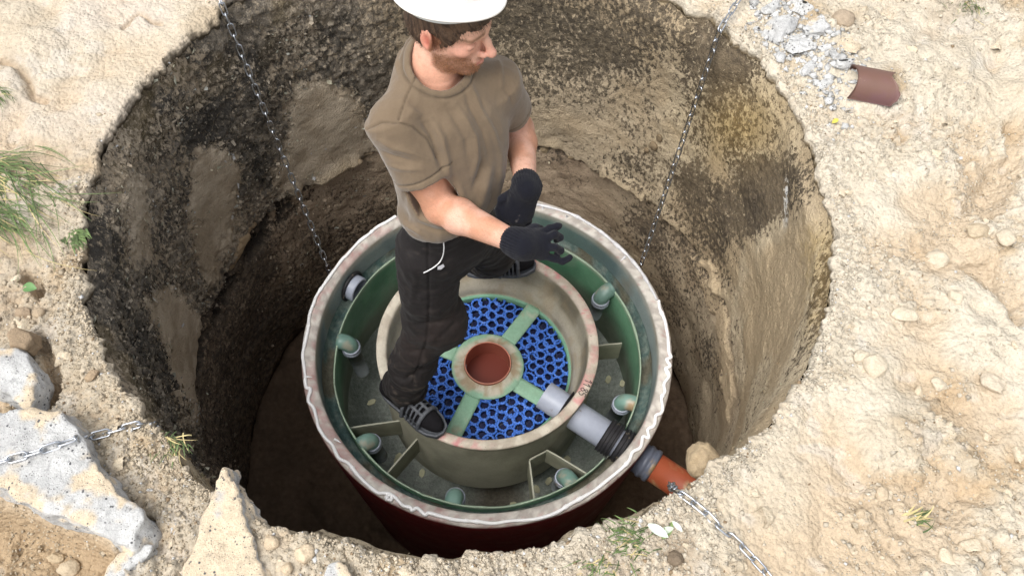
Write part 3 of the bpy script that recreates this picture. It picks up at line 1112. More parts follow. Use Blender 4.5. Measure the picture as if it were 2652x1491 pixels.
DIG = {'1': [[(.05, .65), (.3, 1.0), (.28, .5), (.26, 0)]],
       '8': [[(.45, .85), (.25, 1.0), (.05, .8), (.25, .55), (.5, .3), (.3, 0), (.05, .2), (.2, .5), (.45, .78), (.42, .95)]],
       '5': [[(.55, 1.0), (.15, .97), (.12, .6), (.35, .62), (.52, .35), (.3, 0), (.05, .12)]]}
mb = MB()
a0 = math.radians(-19.0)
for k, d in enumerate('1185'):
    a = a0 - k * .041 - (.012 if k > 1 else 0)
    up_ = np.array([math.cos(a), math.sin(a), 0])
    ru = np.array([math.sin(a), -math.cos(a), 0])
    o = np.array([math.cos(a), math.sin(a), 0]) * .3915 + np.array([0, 0, .0022])
    for s_ in DIG[d]:
        V, F2 = stroke('d', s_, o, ru, up_, .0275)
        mb.add(V - np.array([0, 0, FLOOR]), F2)
mb.build('marker_number', material('marker_ink', lin(45, 42, 45), rough=.6), cyl)

# brackets across the ring chamber
M_BRK = material('bracket_laminate', attr=True, rough=.6, noise=(14, .2), bump=[(40, .3, .004)], spec=.3)


def plate(a, b, zt, zb, th=.006, name='bracket'):
    a, b = np.asarray(a, float), np.asarray(b, float)
    e = (b - a) / np.linalg.norm(b - a)
    nn = np.array([-e[1], e[0]]) * th / 2
    V, C = [], []
    for t in np.linspace(0, 1, 6):
        p = a + (b - a) * t
        for z in np.linspace(zt, zb, 5):
            for s in (1, -1):
                V.append((*(p + nn * s), z + .003 * math.sin(t * 5)))
                C.append(np.array([.33, .33, .26]) if z == zt else np.array([.26, .26, .19]) * (.8 + .3 * random.random()))
    Fc = []
    idx = lambda i, j, s: (i * 5 + j) * 2 + s
    for i in range(5):
        for j in range(4):
            Fc.append((idx(i, j, 0), idx(i, j + 1, 0), idx(i + 1, j + 1, 0), idx(i + 1, j, 0)))
            Fc.append((idx(i, j, 1), idx(i + 1, j, 1), idx(i + 1, j + 1, 1), idx(i, j + 1, 1)))
        Fc.append((idx(i, 0, 0), idx(i + 1, 0, 0), idx(i + 1, 0, 1), idx(i, 0, 1)))
        Fc.append((idx(i, 4, 0), idx(i, 4, 1), idx(i + 1, 4, 1), idx(i + 1, 4, 0)))
    for i in (0, 5):
        for j in range(4):
            Fc.append((idx(i, j, 0), idx(i, j, 1), idx(i, j + 1, 1), idx(i, j + 1, 0)))
    return tpart(name, V, Fc, M_BRK, np.array(C), False)


plate((-.512, -.306), (-.316, -.262), -.160, -.29)
plate((-.350, -.482), (-.246, -.330), -.160, -.29)
plate((.178, -.392), (.203, -.558), -.175, -.33)
plate((.240, -.352), (.400, -.440), -.160, -.28)
plate((.178, -.392), (.240, -.352), -.168, -.27)
plate((.424, .098), (.534, .120), -.17, -.30)
plate((-.18, .375), (-.27, .53), -.17, -.29)

# overflow elbows with drop pipes round the baffle
R_EL = np.random.default_rng(21)
M_ELB = material('painted_elbow', attr=True, rough=.38, noise=(20, .15), bump=[(30, .15, .004)], spec=.45)
M_GREY = material('grey_pipe', lin(152, 158, 172), rough=.42, noise=[(9, .06), (60, .05)], spec=.4, tint=(lin(120, 105, 85), 14, .62, .75))
M_DGREY = material('dusty_grey_pipe', lin(104, 110, 112), rough=.6, noise=(30, .15), spec=.3, tint=(lin(70, 70, 60), 10, .5, .7))
for (px_, py_, zt, down, side) in ((890, 862, -.135, .20, 0), (912, 1102, -.135, .16, 0), (1147, 1258, -.15, .10, 0), (1428, 1213, -.14, .14, 0), (1572, 994, -.135, .16, 0), (1503, 755, -.135, .10, 0)):
    c0 = az1(px_, py_, zt)
    a = math.atan2(c0[1], c0[0])
    er = np.array([math.cos(a), math.sin(a), 0])
    rr = .032
    a += R_EL.normal() * .02
    er = np.array([math.cos(a), math.sin(a), 0])
    zt += R_EL.normal() * .004
    wallp = er * (BR - .002)
    cen = er * .584
    arc = [np.array([*wallp[:2], zt])]
    for t in np.linspace(0, math.pi / 2, 11):
        arc.append(np.array([*cen[:2], zt]) + er * .036 * math.cos(t + math.pi / 2) * 1.0 + np.array([0, 0, .036 * (math.sin(t + math.pi / 2) - 1)]))
    V, F2 = tube(np.array(arc), rr, 22)
    cc = mix(np.array([.10, .20, .165]), np.array([.18, .27, .235]), fbm(V, 22, 3, 5)) * R_EL.uniform(.8, 1.25)
    cc = mix(cc, np.array([.34, .30, .23]), sstep(.60, .70, fbm(V, 18, 4, int(px_))) * .7)
    if px_ == 1572:
        cc = mix(cc, np.array([.30, .21, .12]), sstep(.4, .55, fbm(V, 14, 3, 6)) * .9)
    el = tpart('overflow_elbow', V, F2, M_ELB, cc)
    tip = arc[-1]
    V, F2 = revolve([(0, rr), (0.0, rr + .0045), (.008, rr + .006), (.010, rr + .003), (.016, rr + .003), (.018, rr + .006), (.030, rr + .006), (.032, rr)], tip + np.array([0, 0, .004]), (0, 0, -1), 26)
    tpart('collar', V, F2[:, ::-1], M_GREY, parent=el)
    V, F2 = tube([tip + np.array([0, 0, -.02]), tip + np.array([0, 0, -.02 - down]) - er * .02], rr - .003, 20)
    tpart('drop_pipe', V, F2, M_DGREY, parent=el)

# loose-looking tabs laminated to the chamber floor
M_TAB = material('laminate_tab', lin(150, 148, 122), rough=.7, noise=(30, .25))
for (x, y, z, s, r) in ((935, 1012, -.44, .040, .3), (1003, 1155, -.42, .052, 1.3), (1062, 1190, -.42, .034, 1.4), (1080, 1258, -.42, .044, 1.9), (1290, 1268, -.48, .03, .2), (1350, 1230, -.45, .034, 2.0),
                        (1425, 1160, -.42, .045, 1.2), (1375, 1250, -.45, .03, .8), (1380, 1210, -.43, .034, 1.0), (1415, 1085, -.42, .045, 1.5), (1490, 1050, -.40, .055, 1.5), (1565, 965, -.36, .03, 1.4), (1530, 955, -.36, .035, 1.2)):
    p = az1(x, y, z)
    q = np.array([(-.5, -.12), (-.28, -.32), (.28, -.3), (.5, .1), (.25, .33), (-.3, .3)]) * s
    cs, sn = math.cos(r), math.sin(r)
    V = []
    for zz in (.006, 0):
        for a, b in q:
            V.append((p[0] + a * cs - b * sn, p[1] + a * sn + b * cs, z + zz + (a - b) * .25))
    Fc = [tuple(range(6)), tuple(range(11, 5, -1))] + [(i, i + 6, (i + 1) % 6 + 6, (i + 1) % 6) for i in range(6)]
    tpart('laminate_tab', V, Fc, M_TAB, smooth=False)

# hub, four spokes and the brown riser pipe
HZ = -.196
M_HUB = material('pale_green_laminate', attr=True, rough=.6, noise=[(25, .1), (140, .1)], bump=[(60, .35, .004)], spec=.3)


def pale(V, dirty):
    c = mix(np.array([.205, .385, .265]), np.array([.27, .42, .30]), fbm(V, 12, 3, 2))
    return mix(c, mix(np.array([.50, .46, .37]), np.array([.36, .28, .185]), sstep(.4, .65, fbm(V, 38, 3, 3))), dirty)


V, Fc = lathe([(.094, HZ - .006), (.142, HZ - .006), (.144, HZ - .002), (.142, HZ + .001), (.128, HZ + .003), (.11, HZ + .008), (.0975, HZ + .018), (.094, HZ + .020)], 120)
r_ = np.hypot(V[:, 0], V[:, 1])
V[:, 2] += (fbm(V, 30, 3, 4) - .5) * .006
hub = tpart('hub', V, Fc, M_HUB, pale(V, np.clip(sstep(.136, .118, r_ + (fbm(V, 25, 3, 5) - .5) * .04), 0, 1)))
for a in (57.5, 160, 248.5, 329.5):
    a = math.radians(a)
    e, n_ = np.array([math.cos(a), math.sin(a)]), np.array([-math.sin(a), math.cos(a)])
    rs = np.linspace(.139, .334, 14)
    ws = np.linspace(-.033, .033, 6)
    V = [(*(e * r * 1.0 + n_ * w), HZ - .001 + zz + (-.003 if abs(w) > .03 else 0)) for zz in (0, -.006) for r in rs for w in ws]
    V = np.array(V)
    f1 = grid_faces(14, 6)
    f = [tuple(q) for q in f1] + [tuple(q[::-1] + 84) for q in f1]
    bd = [(i, 0) for i in range(14)] + [(13, j) for j in range(1, 6)] + [(i, 5) for i in range(12, -1, -1)] + [(0, j) for j in range(4, 0, -1)]
    bi = [i * 6 + j for i, j in bd]
    for i in range(len(bi)):
        p_, q_ = bi[i], bi[(i + 1) % len(bi)]
        f.append((p_, p_ + 84, q_ + 84, q_))
    dirt = sstep(.58, .72, fbm(V, 30, 3, 7)) * .7 * sstep(.2, .32, np.hypot(V[:, 0], V[:, 1]))
    tpart('spoke', V, f, M_HUB, pale(V, dirt))
V, Fc = lathe([(.093, -.60), (.093, -.17), (.0925, -.166), (.0905, -.1645), (.0885, -.166), (.088, -.17), (.088, -.60)], 96, closed=False)
c = np.where((V[:, 2] > -.169)[:, None], np.array([.52, .22, .15]), np.array([.30, .085, .055]))
rp = tpart('riser_pipe', V, Fc, material('brown_pipe', attr=True, rough=.5, noise=[(8, .15), (90, .1)], spec=.35, tint=(np.array([.30, .13, .09]), 22, .60, .8)), c, label='brown plastic riser pipe in the middle of the hub')
V, Fc = lathe([(.0, -.26), (.0885, -.26)], 64, closed=False)
tpart('bore_plate', V, Fc, material('bore_plate_red', lin(110, 48, 34), rough=.4, spec=.5), parent=rp)  # red-brown plate added in the open pipe so its bore looks evenly lit

mb = MB()
for (a, z, da, dz) in ((186, -.186, 9, .003), (190, -.196, 3, .018), (186, -.206, 8, .003), (194, -.196, 5, .003)):
    A_ = [math.radians(a - da / 2), math.radians(a + da / 2)]
    q = [(.0874 * math.cos(t), .0874 * math.sin(t), zz_ - FLOOR) for zz_ in (z - dz / 2, z + dz / 2) for t in A_] + [(.0862 * math.cos(t), .0862 * math.sin(t), zz_ - FLOOR) for zz_ in (z - dz / 2, z + dz / 2) for t in A_]
    mb.add(q, [(0, 1, 3, 2), (4, 6, 7, 5), (0, 4, 5, 1), (2, 3, 7, 6), (0, 2, 6, 4), (1, 5, 7, 3)])
mb.build('paint_mark', material('white_paint_mark', lin(225, 222, 220), rough=.6), rp, smooth=False)

# outlet pipe of grey plastic, its rubber seals
TZ = np.array([0, 0, 0])
V, Fc = revolve([(0.0, .0505), (.0, .055), (.002, .0555), (.52, .0555), (.52, .0505), (0.0, .0505)], PA, PD, 48)
outp = tpart('outlet_pipe', V, Fc[:, ::-1], M_GREY, label='light grey outlet pipe lying across the inner rim')
M_RUB = material('black_rubber', lin(38, 37, 40), rough=.55, noise=(30, .3), bump=[(60, .3, .003)], spec=.4, tint=(lin(120, 110, 95), 26, .6, .72))


def ribs(s0, s1, r0, k, amp):
    s = np.linspace(s0, s1, k * 6 + 1)
    r = r0 + amp * (0.5 + .5 * np.cos((s - s0) / (s1 - s0) * k * 2 * math.pi))
    return [(s0, .056)] + list(zip(s, r)) + [(s1, .056)]


V, Fc = revolve(ribs(.088, .126, .062, 2, .009), PA, PD, 56)
tpart('rubber_seal', V, Fc[:, ::-1], M_RUB, parent=outp)
V, Fc = revolve(ribs(.268, .322, .064, 4, .006), PA, PD, 56)
tpart('rubber_seal', V, Fc[:, ::-1], M_RUB, parent=outp)
V, Fc = revolve(ribs(.330, .374, .064, 3, .006), PA, PD, 56)
tpart('rubber_seal', V, Fc[:, ::-1], M_RUB, parent=outp)

# inlet stub through the far wall
c0 = az1(897, 722, -.10)
a = math.atan2(c0[1], c0[0])
e = np.array([math.cos(a), math.sin(a), 0])
V, Fc = revolve([(0, .045), (0, .051), (.004, .054), (.05, .054), (.075, .054), (.08, .06), (.09, .062), (.10, .062), (.10, .045), (0, .045)], e * .60 * 1.0 + np.array([0, 0, -.115]), e, 48)
stub = tpart('inlet_stub', V, Fc[:, ::-1], M_GREY)
V, Fc = revolve([(0, .056), (.0, .066), (.006, .068), (.012, .066), (.012, .056)], e * .632 + np.array([0, 0, -.115]), e, 40, closed=True)
tpart('rubber_ring', V, Fc[:, ::-1], M_RUB, parent=stub)

# blue filter tubes: one object for each
M_BLUE = material('blue_filter_net', attr=True, rough=.45, noise=(160, .15), spec=.4)
flt = empty('filter_block', (0, 0, -.36), label='round block of blue net tubes filling the inner cylinder', cat='filter block')


def tube_mesh(seed):
    R = np.random.default_rng(seed)
    V, Fc, C = [], [], []
    n = 20
    LB, MB_, DB = np.array([.055, .165, .56]), np.array([.035, .085, .33]), np.array([.004, .007, .030])  # bores near-black: the shade inside the tubes painted in
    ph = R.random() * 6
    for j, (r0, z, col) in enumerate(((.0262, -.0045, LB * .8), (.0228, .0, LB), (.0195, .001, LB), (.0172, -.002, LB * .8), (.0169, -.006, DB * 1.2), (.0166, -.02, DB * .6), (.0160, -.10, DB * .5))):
        for i in range(n):
            a = i / n * 2 * math.pi
            r = r0
            if 2 <= j <= 3:
                r += .0017 * (1 if i % 2 else -1)
            r *= 1 + .05 * math.sin(2 * a + ph)
            V.append((r * math.cos(a), r * math.sin(a), z + R.normal() * .0008))
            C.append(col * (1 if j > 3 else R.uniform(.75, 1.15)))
    for j in range(6):
        for i in range(n):
            Fc.append((j * n + i, j * n + (i + 1) % n, (j + 1) * n + (i + 1) % n, (j + 1) * n + i))
    Fc.append(tuple(6 * n + i for i in range(n)))
    # strands crossing the bore
    for k in range(5):
        a = k / 5 * math.pi * 2 + ph
        b = a + 2.2
        z = -.008 - .003 * k
        p, q = np.array([math.cos(a), math.sin(a)]) * .016, np.array([math.cos(b), math.sin(b)]) * .016
        w = np.array([-(q - p)[1], (q - p)[0]]) * .035
        o = len(V)
        for u, zz in ((p + w, z), (p - w, z), (q - w, z - .006), (q + w, z - .006)):
            V.append((*u, zz))
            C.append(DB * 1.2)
        Fc.append((o, o + 1, o + 2, o + 3))
    for k in range(11):                                      # melted knots standing round the top edge
        a, r = k / 11 * 6.283 + R.normal() * .08, R.uniform(.0205, .0245)
        s = R.uniform(.0026, .0044)
        c = np.array([r * math.cos(a), r * math.sin(a), R.uniform(.000, .0025)])
        o = len(V)
        for d_ in ((1, 0, 0), (-1, 0, 0), (0, 1, 0), (0, -1, 0), (0, 0, 1), (0, 0, -1)):
            V.append(c + np.array(d_) * s)
            C.append(np.minimum(LB * R.uniform(1.0, 1.5) + R.uniform(0, .03), .8))  # knots lightened, a highlight painted into their colour
        for t in ((0, 2, 4), (2, 1, 4), (1, 3, 4), (3, 0, 4), (2, 0, 5), (1, 2, 5), (3, 1, 5), (0, 3, 5)):
            Fc.append(tuple(o + i for i in t))
    return mesh('filter_tube', V, Fc, M_BLUE, np.array(C), True)


TM = [tube_mesh(s) for s in range(6)]
sp = .0405
R = np.random.default_rng(3)
cnt = 0
for i in range(-10, 11):
    for j in range(-10, 11):
        x, y = (i + .5 * (j % 2)) * sp, j * sp * .866
        a = .5
        x, y = x * math.cos(a) - y * math.sin(a), x * math.sin(a) + y * math.cos(a)
        x += R.normal() * .0038
        y += R.normal() * .0038
        r = math.hypot(x, y)
        if r > .314 or r < .112:
            continue
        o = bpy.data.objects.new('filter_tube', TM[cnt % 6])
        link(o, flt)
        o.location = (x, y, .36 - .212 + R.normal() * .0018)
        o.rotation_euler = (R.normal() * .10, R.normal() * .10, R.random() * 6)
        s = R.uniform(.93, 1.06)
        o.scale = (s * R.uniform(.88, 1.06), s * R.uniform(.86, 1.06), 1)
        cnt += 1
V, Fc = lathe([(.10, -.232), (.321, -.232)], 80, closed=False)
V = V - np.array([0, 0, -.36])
mobj('shade_sheet', V, Fc[:, ::-1], material('shade_sheet_blue', lin(14, 22, 62), rough=.6, noise=(120, .7)), flt)  # dark sheet standing in for the shade between and inside the tubes

# white sealant bead laid along the rim
def zz(off, pts, sc=3.676):
    return [(off[0] + x / sc, off[1] + y / sc) for x, y in pts]


BEAD = (zz((880, 380), [(530, 660), (440, 720), (350, 760), (280, 830), (200, 890), (130, 960), (60, 1040), (10, 1090)])
        + zz((760, 740), [(240, 60), (180, 160), (150, 280), (140, 400), (105, 560), (60, 660), (100, 760), (110, 850), (120, 960), (160, 985), (140, 1090), (190, 1160), (220, 1260), (232, 1340), (270, 1400)])
        + zz((760, 1000), [(310, 500), (370, 560), (430, 680), (520, 730), (600, 830), (700, 930), (800, 1010), (870, 1015), (930, 1030), (930, 1080), (890, 1070), (905, 1030), (960, 1050), (1040, 1130), (1110, 1150), (1130, 1175), (1180, 1160), (1250, 1220), (1290, 1205), (1420, 1240), (1550, 1270), (1740, 1285), (1900, 1303), (2060, 1280), (2300, 1265), (2500, 1215)])
        + zz((1300, 940), [(650, 1340), (780, 1270), (900, 1195), (1020, 1100), (1130, 1010), (1210, 930), (1245, 845), (1320, 800), (1345, 700), (1402, 712), (1390, 630), (1450, 590), (1466, 500), (1510, 478), (1532, 430), (1520, 330), (1552, 270), (1543, 200), (1592, 120), (1565, 60)])
        + zz((1080, 740), [(2400, 860), (2368, 790), (2412, 762), (2378, 702), (2425, 678), (2400, 630), (2390, 500), (2360, 330), (2312, 220), (2302, 140)]))
B = atz(BEAD, .005)
rb = np.hypot(B[:, 0], B[:, 1])
B[:, :2] *= (np.clip(rb, .664, .694) / rb)[:, None]
path = spline(B, 900)
rad = .0052 + .0026 * vnoise(path, 30, 2) + .0022 * (vnoise(path, 60, 3) > .82)
M_SEAL = material('white_sealant', lin(240, 240, 240), rough=.35, spec=.5, noise=(40, .04))
V, F2 = tube(path, rad, 8)
mb = MB()
mb.add(V - np.array([0, 0, FLOOR]), F2)
for (x, y, dx, dy) in ((787 + 0, 974, 22, 2), (866, 1136, 18, 10)):
    p, q = atz([(x, y)], .008)[0], atz([(x + dx, y + dy)], .010)[0]
    V, F2 = tube([p, (p + q) / 2, q], [.005, .003, .0006], 7)
    mb.add(V - np.array([0, 0, FLOOR]), F2)
mb.build('sealant_bead', M_SEAL, shell)
B2 = atz(zz((1250, 480), [(1660, 1090), (1640, 1050), (1570, 920), (1500, 810), (1400, 690), (1300, 590), (1150, 460), (1020, 370), (880, 290), (750, 240), (600, 200), (500, 178)]) + [(1300, 512), (1200, 510), (1120, 525), (1060, 545)], .004)
rb = np.hypot(B2[:, 0], B2[:, 1])
B2[:, :2] *= (np.clip(rb, .675, .694) / rb)[:, None]
path = spline(B2, 500)
V, F2 = tube(path, .0045 + .006 * vnoise(path, 38, 5) ** 2, 8)
mb = MB()
mb.add(V - np.array([0, 0, FLOOR]), F2)
for (x, y, l) in ((1405, 540, 18), (1468, 560, 26), (1615, 668, 9)):
    p = atz([(x, y)], .004)[0]
    p[:2] *= .675 / np.hypot(p[0], p[1])
    q = p * np.array([.965, .965, 1]) + np.array([0, 0, -l * .0011])
    V, F2 = tube([p, (p * 2 + q) / 3 + np.array([0, 0, .002]), q], [.007, .005, .0008], 7)
    mb.add(V - np.array([0, 0, FLOOR]), F2)
mb.build('sealant_bead', material('clear_sealant', lin(205, 205, 208), rough=.22, spec=.6, noise=(60, .2)), shell, label='older greyish sealant along the far rim')

# drain pipe that leaves the tank through the pit wall
dp = empty('drain_pipe', tuple(PA + PD * .80), label='orange plastic drain pipe leaving the tank towards the near pit edge', cat='pipe')
O = np.array(PA + PD * .80)


def dpart(name, prof, mat, parent=None, n=56):
    V, Fc = revolve(prof, PA, PD, n)
    return mobj(name, V - O, Fc[:, ::-1], mat, parent or dp)


M_OR = material('orange_pipe', lin(158, 80, 52), rough=.45, spec=.45, noise=[(7, .06), (50, .05)], tint=[(lin(168, 142, 104), 10, .50, .64), (lin(214, 120, 80), 26, .62, .8)])
dpart('barrel', [(.44, .052), (.44, .0565), (.96, .0565), (.96, .052)], M_OR)
M_CPL = material('grey_coupling', lin(92, 98, 112), rough=.42, spec=.4, tint=(lin(140, 118, 84), 12, .55, .68))
dpart('coupling', [(.41, .0505), (.41, .060), (.437, .060), (.440, .0645), (.447, .066), (.455, .0645), (.458, .061), (.466, .061), (.469, .065), (.478, .066), (.485, .0635), (.487, .0568)], M_CPL)

# ------------------------------------------------------------------ the worker
per = empty('person', (-.12, 0, 0), label='worker in brown T-shirt and white hard hat standing astride the inner cylinder', cat='person')
PO = np.array([-.12, 0, 0])


def ppart(name, V, Fc, mat, col=None, smooth=True, parent=None, **k):
    return mobj(name, np.asarray(V) - PO, Fc, mat, parent or per, col, smooth, **k)


def yawv(d):
    d = math.radians(d)
    return np.array([math.cos(d), math.sin(d), 0]), np.array([-math.sin(d), math.cos(d), 0])


sR, sL = az1(992, 306, 1.355), az1(1246, 212, 1.335)
eR, wR = np.array([-.118, -.177, 1.116]), np.array([.070, -.321, 1.196])
eL, wL = np.array([.076, .147, 1.065]), np.array([.103, -.094, 1.145])
HD_ = az1(1126, 50, 1.57)
neck0 = az1(1088, 164, 1.425)
HY, HPI = math.radians(-24), math.radians(9)
Fh = np.array([math.cos(HPI) * math.cos(HY), math.cos(HPI) * math.sin(HY), -math.sin(HPI)])
Lh = np.array([-math.sin(HY), math.cos(HY), 0])
Uh = np.cross(Fh, Lh)
HS = 1.0
HTILT, HATU = 13.0, .103


def hp(f, s, u):
    return HD_ + HS * (f * Fh + s * Lh + u * Uh)


MH = np.stack([Fh, Lh, Uh])

# torso as stacked ellipses: (centre, half width, half depth, yaw)
pel = np.array([-.120, -.085, .88])
shm = (sR + sL) / 2


def torso(sections):
    zs = np.array([s[0][2] for s in sections])
    cx = np.array([s[0] for s in sections])
    ab = np.array([s[1:3] for s in sections])
    yw = np.radians([s[3] for s in sections])

    def fn(X):
        z = X[..., 2]
        ip = lambda a: np.interp(z, zs, a)
        x, y = X[..., 0] - ip(cx[:, 0]), X[..., 1] - ip(cx[:, 1])
        w = ip(yw)
        c, s = np.cos(w), np.sin(w)
        f, l = x * c + y * s, -x * s + y * c
        a, b = ip(ab[:, 0]), ip(ab[:, 1])
        k = np.sqrt((np.abs(l) / a) ** 2.3 + (np.abs(f) / b) ** 2.3 + 1e-9)
        d = (k - 1) * np.minimum(a, b)
        return np.maximum(d, np.maximum(zs[0] - z, z - zs[-1]))
    return fn, zs[0], zs[-1]


def smooth_sections(keys, n=24):
    keys = sorted(keys, key=lambda s: s[0][2])
    A = np.array([[*s[0], *s[1:]] for s in keys])
    B = spline(A, n)
    B[:, 2] = np.maximum.accumulate(B[:, 2] + np.arange(n) * 1e-7)
    return [(b[:3], b[3], b[4], b[5]) for b in B]


chest = shm + np.array([-.005, -.01, 0])

# ---- skin: head, neck, arms and the upper body under the shirt
Bf = Field((-.36, -.42, 1.02), (.22, .24, 1.70), .0026)
fn, z0, z1 = torso(smooth_sections([((*(pel[:2] * .45 + shm[:2] * .55), 1.02), .135, .095, -58), ((*(shm[:2] * .8 + pel[:2] * .2), 1.18), .14, .10, -58),
                                    ((*chest[:2], 1.30), .13, .085, -60), ((*(chest[:2]), 1.37), .08, .065, -60)]))
Bf.add(fn, (-.36, -.35, z0), (.2, .2, z1), .02)
Bf.cap(sR, chest, .045, .05, .03)
Bf.cap(sL, chest, .045, .05, .03)
Bf.cap(neck0 + np.array([0, 0, -.05]), neck0 + np.array([0, 0, .01]), .070, .058, .04)
Bf.cap(neck0, hp(-.016, 0, -.06), .057, .053, .03)
Bf.cap(neck0 + np.array([.03, -.045, .0]), hp(.010, -.040, -.05), .013, .012, .03)
for s_, e_, w_ in ((sR, eR, wR), (sL, eL, wL)):
    Bf.cap(s_, s_ + (e_ - s_) * .55, .047, .049, .03)
    Bf.cap(s_ + (e_ - s_) * .5, e_, .050, .041, .03)
    Bf.cap(e_, e_ + (w_ - e_) * .28, .041, .0445, .025)
    Bf.cap(e_ + (w_ - e_) * .28, w_, .0445, .029, .02)
# head
Bf.ell(hp(-.002, 0, .035), HS * np.array([.092, .077, .090]), MH, .02)
Bf.ell(hp(.032, 0, -.038), HS * np.array([.063, .055, .076]), MH, .025)
for s_ in (-1, 1):
    Bf.cap(hp(.010, s_ * .050, -.045), hp(.070, s_ * .023, -.098), .017, .015, .025)
    Bf.ell(hp(.061, s_ * .043, -.020), HS * np.array([.022, .017, .014]), MH, .022)
Bf.ell(hp(.078, 0, -.102), HS * np.array([.020, .022, .018]), MH, .02)
Bf.cap(hp(.078, -.040, .020), hp(.090, -.012, .023), .0095, .0105, .012)
Bf.cap(hp(.078, .040, .020), hp(.090, .012, .023), .0095, .0105, .012)
Bf.ell(hp(.072, 0, .055), HS * np.array([.022, .05, .035]), MH, .03)
for s_ in (-1, 1):
    Bf.ell(hp(.099, s_ * .034, .000), HS * np.array([.020, .019, .0125]), MH, .009, 's')
    Bf.ell(hp(.0765, s_ * .033, -.003), HS * np.array([.0135, .0160, .0118]), MH, .003)
    Bf.cap(hp(.0865, s_ * .022, -.0045), hp(.0835, s_ * .046, -.0065), .0016, .0016, .002)
Bf.cap(hp(.091, 0, .018), hp(.106, 0, -.006), .0075, .0085, .010)
Bf.cap(hp(.106, 0, -.006), hp(.120, 0, -.030), .0085, .0105, .008)
Bf.ell(hp(.121, 0, -.034), HS * np.array([.0125, .0120, .0105]), MH, .008)
for s_ in (-1, 1):
    Bf.ell(hp(.105, s_ * .0135, -.0375), HS * np.array([.0115, .0070, .0085]), MH, .004)
    Bf.ell(hp(.110, s_ * .0070, -.0465), HS * np.array([.0065, .0035, .0035]), MH, .002, 's')
    Bf.cap(hp(.099, s_ * .019, -.030), hp(.086, s_ * .031, -.060), .0022, .0030, .004, 's')
Bf.ell(hp(.084, 0, -.066), HS * np.array([.018, .030, .020]), MH, .02)
Bf.cap(hp(.094, -.019, -.0625), hp(.1005, 0, -.060), .0048, .0055, .005)
Bf.cap(hp(.094, .019, -.0625), hp(.1005, 0, -.060), .0048, .0055, .005)
Bf.cap(hp(.092, -.016, -.0735), hp(.0985, 0, -.075), .0055, .0065, .005)
Bf.cap(hp(.092, .016, -.0735), hp(.0985, 0, -.075), .0055, .0065, .005)
Bf.cap(hp(.103, -.024, -.0675), hp(.103, .024, -.0675), .0022, .0022, .003, 's')
for s_ in (-1, 1):                                          # ears
    tl = np.array([.93, s_ * .36, 0])
    tl /= np.linalg.norm(tl)
    ax = np.stack([tl, np.array([-tl[1], tl[0], 0]), np.array([0, 0, 1.0])]) @ MH
    Bf.ell(hp(-.012, s_ * .082, .004), HS * np.array([.0205, .0065, .032]), ax, .006)
    Bf.ell(hp(-.003, s_ * .078, -.020), HS * np.array([.011, .007, .013]), ax, .008)
    Bf.ell(hp(-.006, s_ * .0905, .006), HS * np.array([.0115, .0055, .020]), ax, .004, 's')
V, Q = Bf.net()
V = relax(V, Q, 1, .5)
loc = ((V - HD_) @ MH.T) / HS                                # head coordinates
f_, s_, u_ = loc.T
SK = np.array([.60, .355, .265])
col = np.tile(SK, (len(V), 1))
col = col * (1 + (fbm(V, 40, 3, 3)[:, None] - .5) * .16)
isH = (V[:, 2] > neck0[2] - .02) & (np.linalg.norm(V - HD_, axis=1) < .24)
red = np.zeros(len(V))
for c, w, k in (((.116, 0, -.034), .024, .45), ((.066, -.046, -.020), .032, .35), ((.066, .046, -.020), .032, .35), ((-.010, -.082, .004), .034, .75), ((-.010, .082, .004), .034, .75)):
    red = np.maximum(red, k * np.exp(-((loc - np.array(c)) ** 2).sum(1) / w ** 2))
col = mix(col, np.array([.60, .20, .145]), red * isH)
# sun-reddened neck and forearms, hollow of the ear
for q_ in (-1, 1):
    col = mix(col, np.array([.33, .085, .06]), .8 * isH * np.exp(-((loc - np.array([-.004, q_ * .086, .002])) ** 2 / np.array([.010, .012, .016]) ** 2).sum(1)))
col = mix(col, np.array([.56, .255, .155]), .45 * isH * sstep(-.05, -.12, u_) * (f_ < .06))
arm = (~isH) & (V[:, 2] < 1.30)
col = mix(col, np.array([.47, .225, .135]), arm * .8 * sstep(.30, .65, fbm(V, 14, 3, 5)))
# short ginger beard, moustache, brows, lips
jaw = sstep(-.030, -.052, u_ + .30 * (f_ - .02) * (f_ > .02) * 0 + .018 * (np.abs(s_) < .03) * (f_ > .07)) * sstep(-.006, .014, f_) * sstep(-.092, -.080, u_ + .48 * np.maximum(f_, 0))
side = sstep(-.006, .010, f_) * sstep(.034, .022, f_) * sstep(-.045, -.02, u_) * sstep(.03, .018, u_) * (np.abs(s_) > .045)
cheek = sstep(.072, .05, f_ + (u_ + .06) * .5) * 0
mou = np.exp(-((u_ + .053) / .007) ** 2) * (np.abs(s_) < .028) * (f_ > .075)
clr = np.exp(-((np.abs(s_) - .026) / .010) ** 2) * sstep(-.066, -.050, u_) * (f_ > .06)
bd = np.clip(np.maximum(np.maximum(jaw, side * .9), mou * .9) - .75 * clr, 0, 1)
bd = bd * (.72 + .28 * sstep(.3, .6, vnoise(V, 330, 7)))
lips = np.exp(-((u_ + .0675) / .0085) ** 2) * sstep(.026, .020, np.abs(s_)) * (f_ > .088)
bd = bd * (1 - np.clip(lips * 1.4, 0, 1))
col = mix(col, np.array([.17, .075, .036]), bd * isH * .85)
col = mix(col, np.array([.52, .19, .16]), lips * isH * .8)
brow = np.exp(-((u_ - .029 + .25 * (np.abs(s_) - .035)) / .0052) ** 2) * sstep(.008, .016, np.abs(s_)) * sstep(.062, .05, np.abs(s_)) * (f_ > .055)
col = mix(col, np.array([.20, .11, .06]), brow * isH * .8)
